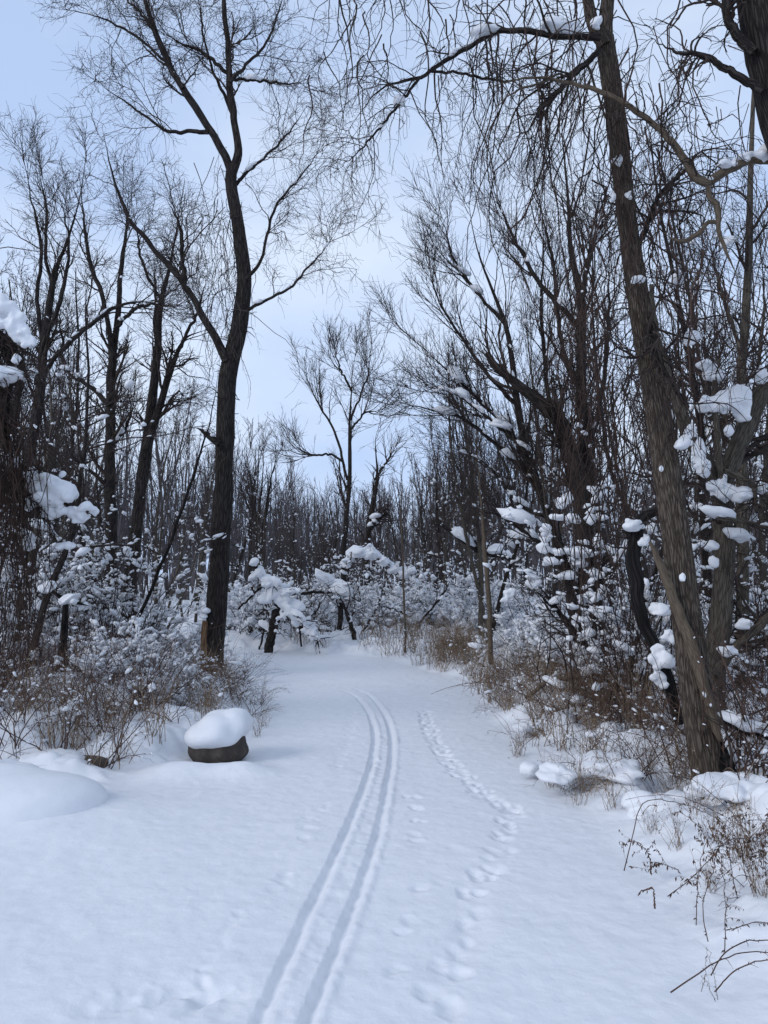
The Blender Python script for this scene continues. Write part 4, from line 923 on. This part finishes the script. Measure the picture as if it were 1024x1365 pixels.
def place_shrub(kind, x, y, s, name, label, cat, group, rz=None):
    k = int(rt.integers(0, len(KINDS[kind]))); key = (kind, k)
    rz = rt.random()*6.28 if rz is None else rz
    z = G(x, y)-.02
    if key not in sp0:
        r = thing(name, label, cat, (x, y, z), group); r.rotation_euler = (0, 0, rz); r.scale = (s, s, s)
        for nm, me in zip(('stems', 'snow', 'leaves'), KINDS[kind][k]):
            if me: o = bpy.data.objects.new(nm, me); COL.objects.link(o); o.parent = r
        sp0[key] = (r); return r
    r = dup(sp0[key], (x, y, z), rz, s, label, group); r.name = name; r['category'] = cat
    return r
def scatter(kind, n, d0, d1, px0, px1, s0, s1, name, label, cat, group, omin=.25, omax=99, pw=1.0, ex=None):
    made = 0
    for _ in range(n*40):
        if made >= n: break
        d = d0+(d1-d0)*rt.random()**pw; px_ = px0+(px1-px0)*rt.random(); x = (px_-CX)/F*d
        o_ = off_path(np.array([x]), np.array([d]))[0]
        if o_ < omin or o_ > omax or (ex and ex(px_, d)): continue
        place_shrub(kind, x, d, s0+(s1-s0)*rt.random(), name, label, cat, group); made += 1
scatter('tall', 36, 10.5, 20, -90, 270, .7, 1.05, 'thicket_shrub', 'tall dark shrub dotted with snow in the thicket under the leaning forked tree', 'shrub', 'tall shrubs under the leaning forked tree', 1.0, ex=lambda p, d: 205 < p < 345 and d < 12.8)
scatter('puffy', 40, 9.0, 17, -80, 340, .45, .85, 'low_shrub', 'low shrub full of round snow puffs between boulder and leaning forked tree', 'shrub', 'puffy shrubs between boulder and forked tree', .6, ex=lambda p, d: 205 < p < 345 and d < 12.8)
scatter('cane', 64, 6.1, 11, -80, 300, .4, .75, 'cane_shrub', 'bare reddish cane shrub in the snowy bank behind the boulders', 'shrub', 'cane shrubs behind the boulders', .3, ex=lambda p, d: 205 < p < 345 and d < 12.8)
scatter('bramble', 20, 6.1, 10, -60, 230, .45, .75, 'bramble', 'arching bare bramble in the snowy bank behind the boulders', 'bramble', 'brambles behind the boulders', .3)
scatter('weed', 66, 6.3, 12.5, 20, 350, .5, .85, 'weed_clump', 'dry tan weed clump poking through snow behind the boulders', 'weeds', 'weed clumps behind the boulders', .15, 2.5)
for px_, py_, s_ in ((300, 948, .8), (322, 942, .75), (335, 955, .65), (290, 930, .8), (318, 925, .8), (345, 940, .6), (270, 945, .9)):
    x, y = on_ground(px_, py_); place_shrub('fine', x, y, s_, 'wispy_shrub', 'wispy reddish shrub with fine arching stems between boulder and tall forked tree', 'shrub', 'wispy shrubs between boulder and forked tree')
scatter('tall', 34, 17.5, 30, 280, 660, .55, .95, 'thicket_shrub', 'dark snow-dotted shrub in the thicket at the end of the path', 'shrub', 'dark shrubs at the end of the path', .8, ex=lambda p, d: 318 < p < 480 and d < 19.5)
scatter('puffy', 60, 16.5, 27, 280, 680, .8, 1.4, 'low_shrub', 'snow-puffed shrub in the low band across the end of the path', 'shrub', 'puffed shrubs across the end of the path', .5, ex=lambda p, d: (345 < p < 450 and d < 18.8) or (450 < p < 560 and d < 20.5) or (p > 560 and d < 18))
scatter('puffy', 26, 8.5, 14, 190, 345, .25, .45, 'low_shrub', 'knee-high snow-puffed shrub round the foot of the tall forked tree', 'shrub', 'low shrubs round the tall forked tree', .3, ex=lambda p, d: 258 < p < 312 and d < 12.5)
scatter('weed', 50, 12.5, 17.5, 290, 640, .7, 1.2, 'weed_clump', 'dry tan weed clump in the fringe where the path ends', 'weeds', 'weed clumps where the path ends', .05, 2.5)
scatter('puffy', 32, 9, 16, 640, 1000, .5, .95, 'low_shrub', 'snow-puffed shrub in the brush between sapling and furrowed tree', 'shrub', 'puffed shrubs between sapling and furrowed tree', 1.0)
scatter('tall', 26, 8, 18, 700, 1120, .7, 1.2, 'thicket_shrub', 'tall dark shrub with snow dots in the thicket behind the furrowed tree', 'shrub', 'tall shrubs behind the furrowed tree', 1.2)
scatter('cane', 24, 5.2, 11, 690, 1100, .6, 1.0, 'cane_shrub', 'bare reddish cane shrub in the bank round the furrowed tree', 'shrub', 'cane shrubs round the furrowed tree', .35, ex=lambda p, d: p < 930 and d < 7 and rt.random() < .6)
scatter('bramble', 22, 4.8, 10, 720, 1100, .55, .95, 'bramble', 'arching bare bramble on the bank round the furrowed tree', 'bramble', 'brambles round the furrowed tree', .3)
scatter('weed', 90, 5.6, 13.5, 590, 950, .55, 1.0, 'weed_clump', 'dry tan weed clump along the bank between sapling and furrowed tree', 'weeds', 'weed clumps between sapling and furrowed tree', .0, 1.4, ex=lambda p, d: p > 720 and d < 8.2 and rt.random() < .65)
scatter('fine', 16, 5.5, 12, 620, 1000, .6, .9, 'wispy_shrub', 'wispy reddish shrub along the bank between sapling and furrowed tree', 'shrub', 'wispy shrubs between sapling and furrowed tree', .1, 1.8)

# thin poles leaning in the log tangle
for k, q in enumerate(([(318, 812, 3), (340, 790, 3), (362, 770, 2.5)], [(402, 862, 3), (396, 825, 3), (380, 790, 2.5)], [(345, 868, 3), (352, 835, 3), (350, 800, 2.5)], [(385, 866, 2.5), (405, 835, 2.5), (432, 800, 2)], [(330, 850, 3), (345, 820, 3), (375, 795, 2.5)], [(415, 860, 2.5), (420, 820, 2.5), (440, 785, 2)], [(470, 862, 3), (500, 815, 3), (512, 780, 2.5)], [(500, 806, 3.5), (525, 812, 3.5), (548, 822, 3)], [(560, 830, 3), (585, 800, 3), (605, 770, 2)])):
    log('thin dead pole with patchy snow leaning in the log tangle at path end', q, 16.6+.25*k, 230+k, name='dead_pole', snow=.034, per=34, prob=.8, branches=9)
for o in bpy.data.objects:
    if o.name.startswith('dead_pole'): o['group'] = 'thin poles in the log tangle'
# tussocks of flattened grass under snow on the right bank
def tussock(px_, py_, s_, seed, label):
    rg = np.random.default_rng(seed); x, y = on_ground(px_, py_); z = G(x, y)
    t_ = thing('grass_tussock', label, 'grass clump', (x, y, z), 'snow-capped tussocks on the bank')
    P0 = np.array([[[x, y, z-.05], [x, y, z+.05]]]); R0 = np.full((1, 2), .004)
    c0 = grow(P0, R0, 60, 0, 1, .34*s_, .95, 9, .7, .0016, .16, .85, .05, fall=0, rg=rg); c0[0][:, :, :2] += rg.normal(size=(len(c0[0]), 1, 2))*.05*s_
    g = Geo(); tubes(g, *c0); g.obj('blades', 'straw', t_); g = Geo(); leaves(g, *c0, 1.2, .012, rg); g.obj('leaves', 'leaf', t_)
    g = Geo(); n_ = 7; c = np.array([x+.03, y+.06, z+.055*s_])+rg.normal(size=(n_, 3))*np.array([.15, .11, .025])*s_; w_ = s_*(.08+.10*rg.random(n_))
    blobs(g, c, np.stack([w_*1.3, w_*1.1, w_*.75], -1), sub=3, rg=rg, rough=.24); o = g.obj('snow', 'snow', t_); merge_snow(o, .010, 5)
for k, (a, b_, s_) in enumerate(((748, 1040, .6), (812, 1062, .9), (712, 985, .55), (888, 1096, .7), (990, 1120, .8))):
    tussock(a, b_, s_, 700+k, 'snow hump over flattened dead grass on the bank by the furrowed tree')
for a, b_, kd, s_ in ((760, 1055, 'fine', .5), (700, 1000, 'bramble', .5), (790, 1040, 'bramble', .55), (850, 1060, 'cane', .5), (880, 1075, 'fine', .45), (990, 1110, 'cane', .6), (1010, 1150, 'bramble', .5), (960, 1150, 'weed', .5), (1000, 1190, 'weed', .55), (930, 1120, 'weed', .5), (1020, 1090, 'cane', .7), (820, 1085, 'weed', .45), (905, 1150, 'weed', .38), (1018, 1235, 'weed', .4), (985, 1185, 'weed', .4), (868, 1125, 'weed', .35), (948, 1200, 'weed', .35), (770, 1075, 'weed', .4), (735, 1050, 'weed', .45), (690, 1010, 'weed', .5), (342, 982, 'weed', .38), (352, 968, 'weed', .32), (1010, 1210, 'bramble', .4)):
    x, y = on_ground(a, b_); nm, lb, ct, gr = {'fine': ('wispy_shrub', 'wispy reddish shrub along the bank between sapling and furrowed tree', 'shrub', 'wispy shrubs between sapling and furrowed tree'), 'bramble': ('bramble', 'arching bare bramble on the bank round the furrowed tree', 'bramble', 'brambles round the furrowed tree'), 'cane': ('cane_shrub', 'bare reddish cane shrub in the bank round the furrowed tree', 'shrub', 'cane shrubs round the furrowed tree'), 'weed': ('weed_clump', 'short dry tan weed clump standing in open snow at the path edge', 'weeds', 'short weed clumps at the path edge')}[kd]
    place_shrub(kd, x, y, s_, nm, lb, ct, gr)
# near weeds and canes in the lower right corner
def stalk(pts_world, r, K=24): return spline(pts_world, K), np.linspace(r, r*.5, K)
def gp(px_, py_, d, dz=0):
    p = at(px_, py_, d); p[2] += dz; return p
def near_plant(name, label, cat, lines, d, r, mat='cane', leafy=0, seed=0, kids=0, L=.16):
    rg = np.random.default_rng(seed); PR = []
    for q in lines:
        pts = []
        for it in q:
            pts.append(gp(it[0], it[1], it[2] if len(it) > 2 else d))
        PR.append(stalk(pts, r))
    base = PR[0][0][0]
    t_ = thing(name, label, cat, (base[0], base[1], G(base[0], base[1])))
    P, R = stack(PR); P = P+.004*rg.normal(size=P.shape)*np.linspace(0, 1, P.shape[1])[None, :, None]
    g = Geo(); tubes(g, P, R, 6); c = None
    if kids:
        c = grow(P, R, kids, .3, 1, L, .8, 7, .6, r*.4, .2, .12, rg=rg, fall=.3); tubes(g, *c, 4)
        nb = grow(P, R, 14, .05, 1, .008, 1.2, 3, 1.0, r*.7, .0, rg=rg, fall=0); tubes(g, *nb, 4)
    g.obj('stems', mat, t_)
    if leafy:
        g = Geo(); leaves(g, P, R, leafy, .010, rg)
        if c: leaves(g, *c, leafy*.35, .009, rg)
        g.obj('leaves', 'leaf', t_)
near_plant('bramble', 'three bare arching canes rooted in the snow at the bottom corner', 'bramble',
    [[(894, 1323, 3.03), (925, 1302, 3.05), (960, 1280, 3.1), (1000, 1268, 3.1), (1040, 1275, 3.1), (1090, 1300, 3.1)], [(948, 1300, 3.15), (962, 1275, 3.2), (985, 1258, 3.2), (1015, 1253, 3.2), (1050, 1262, 3.2), (1090, 1290, 3.2)], [(953, 1322, 3.05), (975, 1298, 3.1), (1000, 1285, 3.1), (1035, 1280, 3.1), (1080, 1310, 3.1)]], 3.1, .0028, kids=2, L=.05, seed=1)
near_plant('bramble', 'long thin cane bowing over from the snow toward the furrowed trunk', 'bramble',
    [[(832, 1161, 4.35), (842, 1120, 4.4), (852, 1080, 4.4), (862, 1068, 4.4), (880, 1066, 4.4), (915, 1074, 4.4), (945, 1085, 4.4), (965, 1098, 4.4)]], 4.4, .003, kids=2, L=.08, seed=2)
near_plant('weed_stalk', 'drooping weed stalk with small curled dead leaves on the open snow of the bank', 'weeds',
    [[(868, 1165, 4.15), (866, 1145, 4.2), (858, 1128, 4.2), (845, 1122, 4.2), (828, 1125, 4.2)], [(905, 1160, 4.2), (885, 1152, 4.2), (875, 1150, 4.2), (866, 1160, 4.2)]], 4.2, .0022, leafy=26, kids=6, seed=3, L=.12)
near_plant('broken_stalk', 'short snapped stalk bent at a sharp angle on the bank', 'weeds', [[(873, 1211, 3.85), (872, 1195, 3.85), (870, 1183, 3.85)], [(870, 1183, 3.85), (862, 1186, 3.85), (852, 1190, 3.83)]], 3.85, .0045, mat='leaf', leafy=2, seed=4)
for k, (lab, ln, d, lf, kd) in enumerate((
    ('tall leafy weed stem leaning over the bank among dry leaves', [[(928, 1235, 3.7), (930, 1180, 3.75), (936, 1140, 3.8), (945, 1110, 3.8)], [(890, 1195, 3.75), (925, 1168, 3.8), (950, 1140, 3.8), (975, 1118, 3.8), (1030, 1125, 3.8)]], 3.8, 22, 12),
    ('dry weed with hanging dead leaves in front of the black stake', [[(985, 1205, 3.9), (975, 1160, 3.9), (972, 1130, 3.9), (965, 1100, 4.0)], [(1010, 1200, 3.9), (995, 1155, 3.9), (975, 1120, 3.9), (955, 1108, 3.9)], [(1000, 1190, 4), (960, 1150, 4), (930, 1100, 4.1), (905, 1080, 4.1)]], 3.9, 18, 14),
    ('upright dark stem with a low leafy side spray near the arching canes', [[(966, 1272, 3.3), (967, 1235, 3.35), (966, 1190, 3.4), (962, 1140, 3.4)], [(968, 1240, 3.35), (985, 1236, 3.35), (1005, 1230, 3.35), (1040, 1228, 3.35)]], 3.35, 12, 5),
    ('bowed thin stem with few leaves between leafy weed and upright stem', [[(944, 1255, 3.4), (938, 1225, 3.5), (939, 1195, 3.5), (950, 1160, 3.5), (960, 1120, 3.6)]], 3.5, 8, 5),
    ('bushy dry weed at the edge behind the low leafy spray', [[(1010, 1205, 3.8), (1003, 1160, 3.8), (1000, 1120, 3.8), (990, 1085, 3.9)], [(1035, 1210, 3.7), (1020, 1165, 3.8), (1015, 1110, 3.8)], [(1015, 1215, 3.8), (1030, 1175, 3.8), (1040, 1130, 3.9)]], 3.8, 24, 16),
    ('faint thin grass stems standing in the corner snow beside the arching canes', [[(954, 1335, 3.0), (942, 1310, 3.0), (935, 1300, 3.0)], [(957, 1333, 3.0), (952, 1300, 3.0), (943, 1262, 3.05)], [(935, 1322, 3.0), (940, 1300, 3.0), (942, 1265, 3.05)]], 3.0, 0, 3))):
    near_plant('weed_stalk', lab, 'weeds', ln, d, .0022 if lf else .0011, leafy=lf, kids=kd, seed=20+k, L=.16 if lf else .06, mat='cane')
